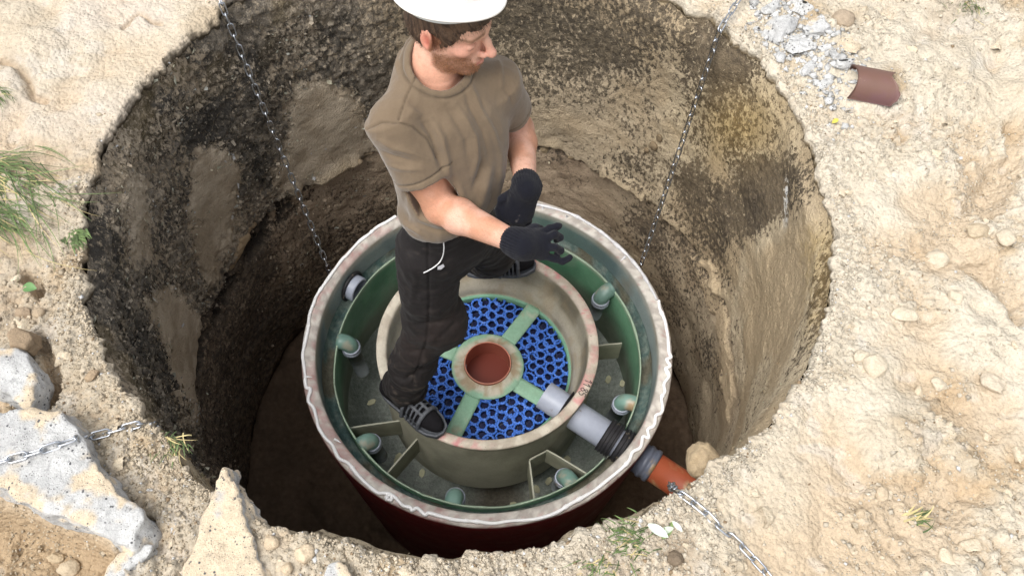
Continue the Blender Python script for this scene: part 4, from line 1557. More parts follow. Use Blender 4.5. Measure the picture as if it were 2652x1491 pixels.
lid = np.exp(-((u_ + .0075) / .0022) ** 2) * np.exp(-((np.abs(s_) - .034) / .013) ** 4) * (f_ > .06)
col = mix(col, np.array([.10, .05, .035]), np.clip(lid * 1.3, 0, 1) * isH)
sock = np.exp(-((u_ - .008) / .010) ** 2) * np.exp(-((np.abs(s_) - .030) / .016) ** 2) * (f_ > .06)
col = mix(col, np.array([.52, .25, .18]), sock * isH * .7)
M_SKIN = material('skin', attr=True, rough=.55, noise=[(35, .08), (160, .10), (520, .10)], tint=[(np.array([.50, .20, .13]), 60, .56, .72, .35)], bump=[(60, .15, .004), (420, .25, .002)], spec=.3, sss=.10)
body = ppart('body', V, Q, M_SKIN, col)


def strands(name, P, N, comb, ln, w, cols, seed, parent, label):
    """short hairs: thin three-sided strips growing from points P"""
    R = np.random.default_rng(seed)
    n = len(P)
    t = N * R.uniform(.10, .38, (n, 1)) + comb * R.uniform(.6, 1.1, (n, 1)) + R.normal(size=(n, 3)) * .20
    t /= np.linalg.norm(t, axis=1, keepdims=True)
    sd_ = np.cross(t, N)
    sd_ /= np.linalg.norm(sd_, axis=1, keepdims=True) + 1e-9
    L_ = (ln * R.uniform(.5, 1.3, n))[:, None]
    p1 = P + t * L_ * .5
    t2 = t + comb * .5 - N * .25
    p2 = p1 + t2 / np.linalg.norm(t2, axis=1, keepdims=True) * L_ * .5
    VV = np.stack([P - sd_ * w, P + sd_ * w, p1 - sd_ * w * .8, p1 + sd_ * w * .8, p2], 1).reshape(-1, 3)
    b = np.arange(n)[:, None] * 5
    FF = [tuple(q) for q in np.concatenate([b + np.array([[0, 1, 3, 2]])])] + [tuple(q) for q in (b + np.array([[2, 3, 4]]))]
    C_ = np.repeat(np.asarray(cols)[R.integers(0, len(cols), n)] * R.uniform(.7, 1.3, (n, 1)), 5, 0)
    return ppart(name, VV, FF, M_HAIR, C_, True, parent, label=label, kind='stuff')


M_HAIR = material('hair_strand', attr=True, rough=.5, spec=.35)
BN = vnormals(V, Q)
bi = np.where((bd * isH > .25) & (s_ < .05))[0]
bi = np.random.default_rng(2).choice(bi, 6500)
jit = np.random.default_rng(3).normal(size=(6500, 3)) * .0014
strands('beard', V[bi] + jit, BN[bi], -Uh * .8 + Fh * .35, .0033, .00022, [(.30, .13, .055), (.20, .085, .040), (.11, .055, .032), (.38, .19, .09)], 5, body, 'short ginger beard')
for e_, w_ in ((eR, wR), (eL, wL)):
    ax_ = (w_ - e_) / np.linalg.norm(w_ - e_)
    t_ = (V - e_) @ ax_
    d_ = np.linalg.norm((V - e_) - t_[:, None] * ax_, axis=1)
    hi_ = np.where((t_ > -.03) & (t_ < .24) & (d_ < .06) & ~isH)[0]
    hi_ = np.random.default_rng(9).choice(hi_, 1500)
    strands('arm_hair', V[hi_], BN[hi_], np.tile(ax_ * .8 + np.array([0, 0, -.3]), (1500, 1)), .009, .00016, [(.30, .17, .085), (.20, .11, .055)], 10, body, None)
bi = np.where((brow * isH > .35))[0]
if len(bi):
    bi = np.random.default_rng(4).choice(bi, 260)
    strands('eyebrow', V[bi], BN[bi], -Lh * np.sign(-s_[bi])[:, None] * .6 + Uh * .2, .0038, .0002, [(.17, .09, .05), (.10, .055, .03)], 6, body, 'brown eyebrows')

# ---- hair under the helmet
Hf = Field(hp(-.02, 0, 0) - .16, hp(0, 0, 0) + .16, .003)
Hf.ell(hp(-.006, 0, .040), HS * np.array([.098, .0835, .095]), MH, .0)
Hf.ell(hp(-.026, 0, -.010), HS * np.array([.071, .071, .062]), MH, .03)
Hf.ell(hp(.034, 0, .078), HS * np.array([.072, .072, .040]), MH, .02)
Hf.ell(hp(.125, 0, -.085), HS * np.array([.115, .16, .142]), MH, .006, 's')
for s_ in (-1, 1):
    Hf.ell(hp(.004, s_ * .10, -.012), HS * np.array([.030, .040, .044]), MH, .006, 's')
Hf.ell(hp(.0, 0, -.115), HS * np.array([.12, .12, .045]), MH, .006, 's')
V, Q = Hf.net()
V = relax(V, Q, 1, .5)
N = vnormals(V, Q)
l2 = ((V - HD_) @ MH.T) / HS
st = vnoise(np.stack([l2[:, 0] * 260 + l2[:, 2] * 120, l2[:, 1] * 120, l2[:, 2] * 40], 1), 1, 3)
V = V + N * ((st - .4) * .006)[:, None]
col = mix(np.array([.105, .066, .044]), np.array([.035, .022, .016]), sstep(.3, .7, st))
hair_o = ppart('hair', V, Q, material('brown_hair', attr=True, rough=.45, noise=(300, .3), bump=[(320, .5, .003)], spec=.4), col, label='short brown hair below the hard hat')
hi = np.where((l2[:, 2] < .115) & (l2[:, 2] > -.075) & (l2[:, 1] < .075) & (np.linalg.norm(N, axis=1) > .5))[0]
hi = np.random.default_rng(6).choice(hi, 5200)
hl = l2[hi]
comb = -Uh * .9 + np.where(hl[:, :1] > .02, Fh * .55, -Fh * .25)
strands('hair_strands', V[hi] + np.random.default_rng(7).normal(size=(5200, 3)) * .0015, N[hi], comb, .0095, .00028, [(.105, .068, .045), (.055, .036, .026), (.15, .095, .06), (.035, .024, .018)], 8, hair_o, None)

# ---- hard hat, worn pushed back a little
HT = math.radians(HTILT)
HF2, HU2 = Fh * math.cos(HT) + Uh * math.sin(HT), Uh * math.cos(HT) - Fh * math.sin(HT)


def hatp(f, s, u):
    return HD_ + HS * (.955 * f * HF2 + .955 * s * Lh + u * HU2)


def hat():
    A = np.linspace(0, 2 * math.pi, 96, endpoint=False)
    rows = []
    def row(kf, ks, u, vis=0.0, kb=None):
        out = []
        for a in A:
            c, s = math.cos(a), math.sin(a)
            rf = kf if c > 0 else (kb or kf)
            f = rf * c
            if vis and c > 0:
                f += vis * c ** 3
            out.append(hatp(.002 + f, ks * s, u - (.012 * max(c, 0) ** 2 if vis else 0)))
        rows.append(out)
    u0 = HATU
    row(.108, .088, u0 - .030)
    row(.110, .090, u0 + .001)
    row(.118, .098, u0 - .001, .014, .118)
    row(.128, .112, u0 - .004, .022, .130)
    row(.131, .116, u0 - .008, .024, .133)
    row(.1325, .1175, u0 - .005, .024, .1345)
    row(.131, .116, u0 + .001, .023, .133)
    row(.124, .107, u0 + .006, .016, .125)
    for t in np.linspace(0.0, 1.0, 16):
        b = t * math.pi / 2
        cr = math.cos(b) ** .8 if t < 1 else 0.02
        row(.120 * cr, .103 * cr, u0 + .010 + .118 * math.sin(b) ** 1.05)
    P = np.array(rows)
    n, m = P.shape[:2]
    # raised rib over the crown
    P = P.transpose(1, 0, 2).reshape(-1, 3)
    l = ((P - HD_) @ MH.T) / HS
    rib = np.exp(-(l[:, 1] / .016) ** 4) * sstep(u0 + .03, u0 + .06, l[:, 2])
    P = P + rib[:, None] * Uh * .007
    return P, grid_faces(m, n, wrap_u=True)[:, ::-1], l


P, Fc, l = hat()
c = np.tile(np.array([.82, .82, .80]), (len(P), 1))
hat_o = ppart('hard_hat', P, Fc, material('white_helmet_plastic', attr=True, rough=.28, spec=.5, noise=(30, .03), tint=(np.array([.35, .33, .30]), 34, .73, .80)), c, label='white plastic hard hat')
V, F2 = tube(np.array([hatp(.002 + .112 * math.cos(a), .092 * math.sin(a), HATU - .026) for a in np.linspace(0, 2 * math.pi, 60, endpoint=False)]), .007, 8, closed=True)
ppart('headband', V, F2, material('helmet_band', lin(205, 212, 214), rough=.6), parent=hat_o)

# ---- T-shirt
Sf = Field((-.40, -.36, .94), (.16, .28, 1.54), .0038)
bel = pel[:2] * .5 + shm[:2] * .5
fwd = np.array([math.cos(math.radians(-55)), math.sin(math.radians(-55))])
keys = [((*(pel[:2] + fwd * .004), .988), .130, .100, -50), ((*(pel[:2] + fwd * .012), 1.02), .136, .112, -51), ((*(pel[:2] * .72 + shm[:2] * .28 + fwd * .022), 1.06), .142, .122, -53),
        ((*(bel + fwd * .020), 1.12), .150, .124, -56), ((*(shm[:2] * .75 + pel[:2] * .25 + fwd * .012), 1.20), .160, .118, -59), ((*(chest[:2] + fwd * .008), 1.29), .160, .104, -60),
        ((*(chest[:2] * .8 + neck0[:2] * .2 + fwd * .004), 1.36), .130, .090, -60), ((*(neck0[:2]), 1.43), .074, .070, -60)]
fn, z0, z1 = torso(smooth_sections(keys, 40))  # body of the shirt
Sf.add(fn, (-.38, -.34, z0), (.14, .25, z1), 0)
for s_, e_, fr, r0, r1 in ((sR, eR, .60, .067, .070), (sL, eL, .56, .062, .064)):
    Sf.cap(s_ + np.array([0, 0, .004]), chest * .4 + neck0 * .6 + np.array([0, 0, -.012]), .062, .068, .035)
    ax = (e_ - s_) / np.linalg.norm(e_ - s_)
    L_ = np.linalg.norm(e_ - s_) * fr

    def sleeve(X, s_=s_, ax=ax, L_=L_, r0=r0, r1=r1):
        w = X - s_.astype(np.float32)
        t = w @ ax.astype(np.float32)
        rad = np.linalg.norm(w - t[..., None] * ax.astype(np.float32), axis=-1)
        return np.maximum(rad - (r0 + (r1 - r0) * np.clip(t / L_, 0, 1)), np.maximum(t - L_, -t - .02))
    Sf.add(sleeve, np.minimum(s_, s_ + ax * L_) - .09, np.maximum(s_, s_ + ax * L_) + .09, .028)

    def bore(X, s_=s_, ax=ax, L_=L_, r1=r1):
        w = X - s_.astype(np.float32)
        t = w @ ax.astype(np.float32)
        rad = np.linalg.norm(w - t[..., None] * ax.astype(np.float32), axis=-1)
        return np.maximum(rad - (r1 - .009), L_ - .055 - t)
    Sf.add(bore, s_ + ax * L_ - .10, s_ + ax * L_ + .10, .004, 's')
# collar opening
nk = neck0 + np.array([.020, -.022, .034])
nax = np.array([.20, -.42, .88])
nax /= np.linalg.norm(nax)


def collar(X):
    w = X - nk.astype(np.float32)
    t = w @ nax.astype(np.float32)
    rad = np.linalg.norm(w - t[..., None] * nax.astype(np.float32), axis=-1)
    return np.maximum(rad - .0715, -t - .055)


Sf.cap(neck0 + np.array([0, 0, -.05]), neck0 + np.array([-.002, .002, .014]), .082, .0755, .05)
Sf.add(collar, nk - .14, nk + .14, .005, 's')
V, Q = Sf.net()
V = relax(V, Q, 3, .5)
N = vnormals(V, Q)
px = topx(V) / D
tov = CAM - V
tov /= np.linalg.norm(tov, axis=1, keepdims=True)
fac = np.clip((N * tov).sum(1) * 2, 0, 1)
FOLDS = [([(1180, 205), (1205, 270), (1240, 330), (1258, 390)], 6, .006), ([(1165, 215), (1180, 265), (1215, 330), (1230, 400)], 7, -.005), ([(1145, 262), (1175, 305), (1196, 345), (1200, 400), (1190, 440)], 7, .007),
         ([(1125, 268), (1150, 310), (1172, 350), (1178, 410)], 8, -.005), ([(1060, 300), (1085, 340), (1100, 385), (1112, 425)], 8, -.010), ([(1085, 300), (1112, 345), (1125, 400), (1128, 440)], 8, .008),
         ([(1238, 400), (1225, 450), (1215, 500), (1190, 545)], 10, .008), ([(1215, 400), (1205, 440), (1192, 480)], 7, -.006), ([(1258, 380), (1256, 430), (1262, 470)], 8, .006),
         ([(1020, 480), (1012, 520), (1030, 560)], 8, -.006), ([(1062, 540), (1100, 560), (1150, 568)], 8, .006), ([(1050, 560), (1090, 578), (1140, 582)], 6, -.005), ([(1010, 560), (1040, 575), (1060, 590)], 6, .006),
         ([(950, 350), (990, 372), (1040, 385), (1075, 400)], 7, .005), ([(945, 375), (990, 395), (1050, 410)], 6, -.005), ([(960, 410), (1010, 425), (1060, 425)], 6, .004),
         ([(1270, 225), (1285, 245), (1290, 265)], 5, -.004), ([(1245, 130), (1258, 170), (1262, 215)], 6, .005), ([(1010, 250), (1040, 280), (1070, 300)], 8, .004),
         ([(1160, 470), (1170, 510), (1165, 550)], 8, .006), ([(1140, 450), (1145, 500), (1135, 540)], 8, -.006), ([(1245, 470), (1240, 510), (1225, 545)], 8, -.005)]
dsp = np.zeros(len(V))
for ln, w, a in FOLDS:
    d, t = line_d(px, ln)
    dsp += 1.15 * a * np.exp(-(d / w) ** 2) * np.sin(np.clip(t, .04, .96) * math.pi) ** .5 * fac
dsp += (fbm(V * np.array([1, 1, .6]), 14, 3, 5) - .5) * .011 + (ridged(V * np.array([1, 1, .45]), 13, 2, 8) - .6) * .005 + (ridged(V * np.array([1.3, 1, .6]), 40, 2, 28) - .6) * .0016
# stitched seams: collar band, shoulder, sleeve head, hem bands
coll = np.abs(np.linalg.norm((V - nk) - ((V - nk) @ nax)[:, None] * nax, axis=1) - .089)
seam = np.exp(-(coll / .0028) ** 2) * (V[:, 2] > 1.33)
for s_, e_, fr in ((sR, eR, .60), (sL, eL, .56)):
    ax = (e_ - s_) / np.linalg.norm(e_ - s_)
    t = (V - s_) @ ax
    nearm = np.linalg.norm((V - s_) - t[:, None] * ax, axis=1) < .095
    seam = np.maximum(seam, np.exp(-((t - np.linalg.norm(e_ - s_) * fr + .020) / .0022) ** 2) * nearm)
for ln in ([(1046, 150), (1048, 190), (1025, 240), (1003, 300)], [(925, 325), (960, 308), (1000, 308), (1040, 320), (1075, 350), (1100, 400)]):
    d, _ = line_d(px, ln)
    seam = np.maximum(seam, np.exp(-(d / 2.2) ** 2) * fac)
dsp -= seam * .0045
V = V + N * dsp[:, None]
SH = np.array([.148, .108, .070])
col = np.tile(SH, (len(V), 1)) * (1 + (fbm(V, 12, 3, 9)[:, None] - .5) * .14)
col = mix(col, SH * .55, seam * .7)
dirt = np.exp(-((px[:, 0] - 1235) ** 2 / 40 ** 2 + (px[:, 1] - 440) ** 2 / 50 ** 2)) * sstep(.4, .62, fbm(V, 22, 3, 10))
col = mix(col, SH * .62, dirt * .7)
M_SHIRT = material('brown_cotton', attr=True, rough=.85, tint=[(np.array([.19, .145, .10]), 9, .52, .72, .45), (np.array([.10, .07, .044]), 14, .58, .74, .35)], noise=[(180, .05), (700, .10)], bump=[(900, .25, .001), (90, .12, .004)], spec=.2, sheen=.25)
ppart('t_shirt', V, Q, M_SHIRT, col, label='faded brown short-sleeved T-shirt')

# ---- trousers
hR, hL = np.array([-.178, -.138, .86]), np.array([-.065, -.035, .86])
kR, kL = np.array([-.176, -.165, .50]), np.array([.005, .12, .47])
aR, aL = np.array([-.287, -.250, .10]), np.array([-.020, .305, .10])
Tf = Field((-.42, -.42, .02), (.16, .46, 1.02), .004)
fn, z0, z1 = torso(smooth_sections([((*pel[:2], .74), .105, .092, -48), ((*pel[:2], .82), .125, .108, -48), ((*(pel[:2] + fwd * .004), .92), .124, .098, -50), ((*(pel[:2] + fwd * .006), 1.00), .122, .094, -50)], 20))
Tf.add(fn, (-.34, -.30, z0), (.1, .1, z1), .02)
for h_, k_, a_, R0, R1, R2 in ((hR, kR, aR, .090, .080, .070), (hL, kL, aL, .090, .078, .068)):
    Tf.cap(h_ + np.array([0, 0, -.03]), h_ + (k_ - h_) * .55, R0, R0 * .93, .04)
    Tf.cap(h_ + (k_ - h_) * .5, k_, R0 * .94, R1, .04)
    Tf.cap(k_, a_ + (k_ - a_) * .35, R1, R2, .05)
    Tf.cap(a_ + (k_ - a_) * .38, a_ + (k_ - a_) * .06, R2, R2 * .93, .03)
kf = np.array([.55, -.83, 0])
Tf.ell(kR + np.array([.045, -.020, -.02]), (.066, .062, .10), None, .06)
# folds stacked over the shoes
for a_, k_ in ((aR, kR), (aL, kL)):
    e_ = (k_ - a_) / np.linalg.norm(k_ - a_)
    for j, t in enumerate((.0, .035, .075)):
        Tf.ell(a_ + e_ * t + np.array([.012 * (-1) ** j, .008, -.012]), (.070 - .003 * j, .068 - .003 * j, .026), None, .014)


def cuff(X):
    return np.minimum(np.linalg.norm(X - (aR + np.array([.0, .0, -.055])), axis=-1), np.linalg.norm(X - (aL + np.array([.0, 0, -.055])), axis=-1)) - .055


V, Q = Tf.net()
V = relax(V, Q, 2, .5)
N = vnormals(V, Q)
px = topx(V) / D
tov = CAM - V
tov /= np.linalg.norm(tov, axis=1, keepdims=True)
fac = np.clip((N * tov).sum(1) * 2, 0, 1)
TF = [([(1075, 610), (1078, 690), (1080, 760), (1075, 850), (1040, 960)], 3.0, -.006), ([(1060, 745), (1100, 735), (1150, 700)], 8, .006), ([(1090, 780), (1130, 770), (1160, 750)], 7, .005), ([(1000, 800), (1040, 815), (1090, 812), (1140, 800)], 7, -.007),
      ([(1010, 775), (1050, 790), (1100, 788)], 7, .007), ([(1000, 850), (1040, 858), (1100, 850)], 8, .007), ([(995, 880), (1040, 885), (1090, 880)], 7, -.007), ([(990, 920), (1030, 925), (1070, 905)], 7, .007),
      ([(985, 945), (1020, 955), (1065, 930)], 6, -.007), ([(990, 985), (1030, 985), (1070, 965)], 7, .007), ([(1100, 850), (1130, 830), (1155, 800)], 7, -.006), ([(1030, 640), (1045, 700), (1035, 760)], 8, .005)]
dsp = np.zeros(len(V))
for ln, w, a in TF:
    d, t = line_d(px, ln)
    dsp += a * np.exp(-(d / w) ** 2) * fac
low = sstep(.45, .12, V[:, 2])
dsp += (fbm(V, 13, 3, 15) - .5) * .016 + (ridged(V * np.array([1, 1, 1.8]), 12, 2, 18) - .55) * (.006 + .012 * low)
V = V + N * dsp[:, None]
TC = np.array([.0125, .0105, .0105])
col = np.tile(TC, (len(V), 1)) * (1 + (fbm(V, 18, 3, 19)[:, None] - .5) * .5)
dust = sstep(.60, .74, fbm(V * np.array([1, 1, 2.5]), 26, 4, 20)) * (.25 + .75 * low)
col = mix(col, np.array([.10, .08, .065]), dust * .45)
brn = sstep(.5, .7, fbm(V, 8, 3, 21)) * sstep(.25, .5, V[:, 2]) * sstep(.75, .5, V[:, 2])
col = mix(col, np.array([.032, .022, .019]), brn * .5)
M_TRS = material('black_work_cloth', attr=True, rough=.75, noise=[(240, .12), (900, .12)], bump=[(700, .25, .001), (60, .2, .004)], spec=.2, sheen=.04)
trs = ppart('trousers', V, Q, M_TRS, col, label='dusty black work trousers with white pocket piping')
TV, TN = V, N


def on_cloth(pts, off=.004):
    """points of the working view dropped on the trousers"""
    out = []
    pxv = topx(TV) / D
    vis = (TN * ((CAM - TV) / np.linalg.norm(CAM - TV, axis=1, keepdims=True))).sum(1) > .15
    dep = (TV - CAM) @ _fw
    for p in pts:
        d = np.hypot(*(pxv - np.array(p)).T) + (~vis) * 1e3
        near_ = np.argsort(d)[:12]
        i = near_[np.argmin(dep[near_])]
        dp_ = dep[near_][d[near_] < 14].min() if (d[near_] < 14).any() else dep[i]
        r = rays([(p[0] * D, p[1] * D)])[0]
        out.append(CAM + r * (dp_ / (r @ _fw)) + TN[i] * off)
    return np.array(out)


pp = on_cloth([(1114, 598), (1116, 618), (1114, 638), (1107, 655), (1094, 668), (1078, 678), (1066, 684)])
V, F2 = tube(spline(pp, 40), .0019, 7)
ppart('pocket_piping', V, F2, material('reflective_piping', lin(205, 205, 205), rough=.5), parent=trs)
pp = on_cloth([(1100, 668), (1114, 661), (1117, 667), (1108, 675), (1100, 675)], .005)
ppart('logo_tag', np.concatenate([pp, pp - TN.mean(0) * 0 + np.array([0, .001, -.003])]), [tuple(range(5)), tuple(range(9, 4, -1))] + [(i, i + 5, (i + 1) % 5 + 5, (i + 1) % 5) for i in range(5)],
      material('tag_print', lin(178, 178, 182), rough=.6), parent=trs, smooth=False)

# ---- gloves
M_GLV = material('navy_knit', attr=True, rough=.9, noise=[(260, .25)], bump=[(520, .7, .0025)], spec=.12, sheen=.08)
GC = np.array([.0075, .0080, .0125])


def glove(wrist, elbow, mcp, fingers, thumb, lo, hi, label, nrm):
    G = Field(lo, hi, .0028)
    ax = (wrist - elbow) / np.linalg.norm(wrist - elbow)
    G.cap(wrist + ax * .010, wrist + ax * .045, .0365, .035, .0)
    c0 = wrist + ax * .034
    mids = np.array(mcp)
    for m in mids:                                           # palm
        G.cap(c0 + (m - mids.mean(0)) * .55, m, .019, .0155, .020)
    for f in fingers:
        for (p, ra), (q, rb) in zip(f[:-1], f[1:]):
            G.cap(p, q, ra * .88, rb * .88, .004)
    for (p, ra), (q, rb) in zip(thumb[:-1], thumb[1:]):
        G.cap(p, q, ra, rb, .012)
    G.cap(wrist - ax * .05, wrist - ax * .008, .0315, .0325, .001, 's')
    V, Q = G.net()
    V = relax(V, Q, 1, .5)
    N = vnormals(V, Q)
    t = (V - wrist) @ ax
    u = np.cross(ax, [0, 0, 1.0])
    u /= np.linalg.norm(u)
    v = np.cross(ax, u)
    an = np.arctan2((V - wrist) @ u, (V - wrist) @ v)
    cf = sstep(.056, .040, t)
    V = V + N * (cf * .0014 * np.sin(an * 30))[:, None] + N * ((fbm(V, 60, 2, 3) - .5) * .004)[:, None]
    col = np.tile(GC, (len(V), 1)) * (1 + (cf * .5 * np.sin(an * 30))[:, None])
    col = mix(col, np.array([.03, .05, .22]), sstep(-.014, -.020, t) * .6)
    col = mix(col, np.array([.16, .14, .13]), sstep(.76, .82, fbm(V, 60, 3, 5)) * (t > .08) * .35)
    return ppart('glove', V, Q, M_GLV, col, label=label)


def pj(x, y, ref, L=None, near=True, dz=0.0):
    """joint seen at (x, y): at the depth of ref (plus dz), or at distance L from ref"""
    r = rays([(x * D, y * D)])[0]
    if L is None:
        return CAM + r * (((ref - CAM) @ _fw + dz) / (r @ _fw))
    d = r / np.linalg.norm(r)
    o = CAM - ref
    b, c = o @ d, o @ o - L * L
    q = max(b * b - c, 0) ** .5
    return CAM + d * (-b - q if near else -b + q)


# his right hand: open, fingers spread towards the far side of the rim
m1, m2, m3, m4 = pj(1352, 588, wR), pj(1366, 603, wR, dz=-.008), pj(1368, 622, wR, dz=-.006), pj(1362, 640, wR, dz=.004)
FR = []
t1 = pj(1382, 577, m1, dz=-.004)
FR.append([(m1, .0125), (t1, .0115), (pj(1402, 569, t1, dz=.002), .0105), (pj(1407, 568, t1, dz=.004), .0098)])
t2 = pj(1394, 590, m2, dz=-.014)
FR.append([(m2, .0130), (t2, .0120), (pj(1408, 596, t2, dz=.016), .0112), (pj(1400, 604, t2, dz=.036), .0100)])
t3 = pj(1396, 622, m3, dz=-.012)
FR.append([(m3, .0128), (t3, .0118), (pj(1410, 630, t3, dz=.018), .0110), (pj(1402, 638, t3, dz=.036), .0100)])
t4 = pj(1392, 650, m4, dz=.004)
FR.append([(m4, .0118), (t4, .0105), (pj(1415, 657, t4, dz=.006), .0098), (pj(1434, 648, t4, dz=.004), .0090)])
TH = [(wR + (m1 - wR) * .25 + np.array([0, .012, -.012]), .017), (pj(1322, 590, wR, dz=.030), .0145), (pj(1345, 578, wR, dz=.040), .0125), (pj(1360, 575, wR, dz=.05), .0110)]
glove(wR, eR, [m1, m2, m3, m4], FR, TH, (.0, -.48, 1.08), (.27, -.20, 1.30), 'black knitted glove on the outstretched hand', None)
# his left hand: loosely closed
g0 = pj(1302, 548, wL, .098, False)
k1, k2, k3, k4 = pj(1275, 540, g0, dz=-.004), pj(1293, 551, g0, dz=-.010), pj(1312, 551, g0, dz=-.008), pj(1328, 542, g0, dz=.0)
FL = []
for i, k in enumerate((k1, k2, k3, k4)):
    x, y = (topx(k) / D)
    p1 = pj(x - 1, y + 16, k, dz=.024)
    p2 = pj(x - 3, y + 4, k, dz=.050)
    FL.append([(k, .0135), (p1, .0125), (p2, .0115), (pj(x - 4, y - 14, k, dz=.052), .0105)])
TH = [(wL + (k1 - wL) * .3, .018), (pj(1268, 505, wL, dz=.01), .0155), (pj(1258, 528, g0, dz=-.002), .0135), (pj(1262, 552, g0, dz=.004), .0118)]
glove(wL, eL, [k1, k2, k3, k4], FL, TH, (.0, -.28, .94), (.22, -.02, 1.24), 'black knitted glove on the lowered, closed hand', None)

# ---- feet in socks and slotted rubber slides
M_SOCK = material('black_sock', lin(24, 23, 26), rough=.9, noise=(200, .3), bump=[(500, .5, .002)], spec=.15)
M_SLD = material('grey_rubber_slide', attr=True, rough=.55, noise=(60, .12), spec=.35, bump=[(200, .1, .001)])


def slide(heel, toe, ank, zt, label):
    d = (toe - heel)[:2]
    Ln = np.linalg.norm(d)
    e = np.array([*(d / Ln), 0])
    l = np.array([-e[1], e[0], 0])
    O = np.array([*heel[:2], zt])
    w = lambda f, s, u: O + e * f * Ln + l * s * Ln + np.array([0, 0, 1.0]) * u
    up3 = np.array([0, 0, 1.0])
    MM = np.stack([e, l, up3])
    S = Field(O + np.minimum(0, e * Ln) - np.array([.07, .07, .01]), O + np.maximum(0, e * Ln) + np.array([.07, .07, .11]), .003)
    ts = np.linspace(0, 1, 9)
    hw = np.array([.085, .135, .150, .150, .160, .178, .188, .165, .10])
    out = [(t * 1.0 + (-.0), h) for t, h in zip(ts, hw)]
    poly = np.array([(t, h) for t, h in out] + [(1.03, 0)] + [(t, -h) for t, h in out[::-1]] + [(-.035, 0)]) * Ln

    def sole(X, grow=0.0, zlo=.0, zhi=.020, rise=.010):
        q = (X.reshape(-1, 3) - O)
        f, s, u = q @ e, q @ l, q[:, 2]
        d2 = poly_sd(np.stack([f, s], 1), poly) - grow
        zc = zhi + rise * np.maximum(0, np.abs(f / Ln - .5) * 2 - .5)
        return np.maximum(d2, np.maximum(zlo - u, u - zc)).reshape(X.shape[:-1])
    S.add(lambda X: sole(X), O - .4, O + .4, 0)
    S.add(lambda X: sole(X, -.010, .012, .05), O - .4, O + .4, .003, 's')
    # strap: arched bars over the instep
    def bar(f0, f1, h, r, s0=-.19, s1=.19):
        pts = []
        for t in np.linspace(0, 1, 9):
            s = s0 + (s1 - s0) * t
            a = (s / .19)
            pts.append(w(f0 + (f1 - f0) * t, s * .92, .018 + h * max(0, 1 - a * a) ** .5))
        for p, q in zip(pts[:-1], pts[1:]):
            S.cap(p, q, r, r, .003)
    for f0, f1, h, r in ((.47, .43, .072, .0075), (.545, .515, .069, .0042), (.605, .585, .065, .0042), (.66, .65, .061, .0042), (.735, .735, .054, .0078)):
        bar(f0, f1, h, r)
    for s in (-.055, .055):
        pts = [w(f, s, .018 + h * (1 - (s / .19) ** 2) ** .5) for f, h in ((.45, .072), (.55, .069), (.65, .062), (.74, .054))]
        for p, q in zip(pts[:-1], pts[1:]):
            S.cap(p, q, .0055, .0055, .004)
    V, Q = S.net()
    V = relax(V, Q, 1, .5)
    col = np.tile(np.array([.085, .092, .105]), (len(V), 1)) * (1 + (fbm(V, 30, 3, 4)[:, None] - .5) * .4)
    sl = ppart('slide_sandal', V, Q, M_SLD, col, label=label)
    K = Field(O + np.minimum(0, e * Ln) - np.array([.08, .08, .0]), O + np.maximum(0, e * Ln) + np.array([.08, .08, .16]), .0035)
    K.cap(w(.14, 0, .050), w(.45, 0, .050), .036, .040, .03)
    K.ell(w(.70, .0, .036), (.30 * Ln, .135 * Ln, .030), MM, .03)
    K.ell(w(.40, 0, .050), (.25 * Ln, .105 * Ln, .036), MM, .02)
    K.cap(w(.16, 0, .06), ank + np.array([0, 0, .05]), .036, .040, .03)
    V, Q = K.net()
    ppart('sock', relax(V, Q, 1), Q, M_SOCK)
    return sl


slide(np.array([-.372, -.198, 0]), np.array([-.142, -.372, 0]), aR, .002, 'dark grey slotted slide sandal on the near foot')
slide(np.array([-.100, .310, 0]), np.array([.165, .352, 0]), aL, .002, 'dark grey slotted slide sandal on the far foot')

# ------------------------------------------------------------------ things lying round the pit
def gz_at(x, y):
    return GZ + float(ground_h(np.array([[x, y, GZ]]))[0][0])


def slab_field(name, outline, ztop, thick, h, seed, rough, tilt=(0, 0), mat=None, colf=None, view=True, soft=.006, **k):
    """a broken slab: outline in the working view laid on height ztop, given thickness and a ragged surface"""
    pts = atz(np.array(outline, float) * D, ztop)[:, :2]
    c = pts.mean(0)
    lo = np.array([*(pts.min(0) - .03), ztop - thick - .04])
    hi = np.array([*(pts.max(0) + .03), ztop + .06])
    Fd = Field(lo, hi, h)

    def fn(X):
        q = X.reshape(-1, 3)
        zt = ztop + (q[:, 0] - c[0]) * tilt[0] + (q[:, 1] - c[1]) * tilt[1]
        u = q[:, 2] - zt
        d2 = poly_sd(q[:, :2] + (q[:, :2] - c) * (u / thick * .10)[:, None], pts)
        d2 = d2 + (fbm(q, 16, 3, seed) - .5) * rough * 1.6 + (fbm(q, 60, 2, seed + 3) - .5) * rough * .5
        top = u + (fbm(q * np.array([1, 1, .3]), 12, 4, seed + 5) - .5) * rough * 1.1
        bot = -thick - u + (fbm(q, 20, 2, seed + 7) - .5) * rough
        a = np.maximum(d2, top)
        hh = np.maximum(soft - np.abs(d2 - top), 0) / soft
        a = a + hh * hh * soft * .25
        return np.maximum(a, bot).reshape(X.shape[:-1])
    Fd.add(fn, lo, hi, 0)
    V, Q = Fd.net()
    V = relax(V, Q, 1, .4)
    o3 = np.array([c[0], c[1], ztop - thick])
    N = vnormals(V, Q)
    col = colf(V, N)
    return mobj(name, V - o3, Q, mat, None, col, True, **k), o3


CONC = np.array([.52, .52, .51])


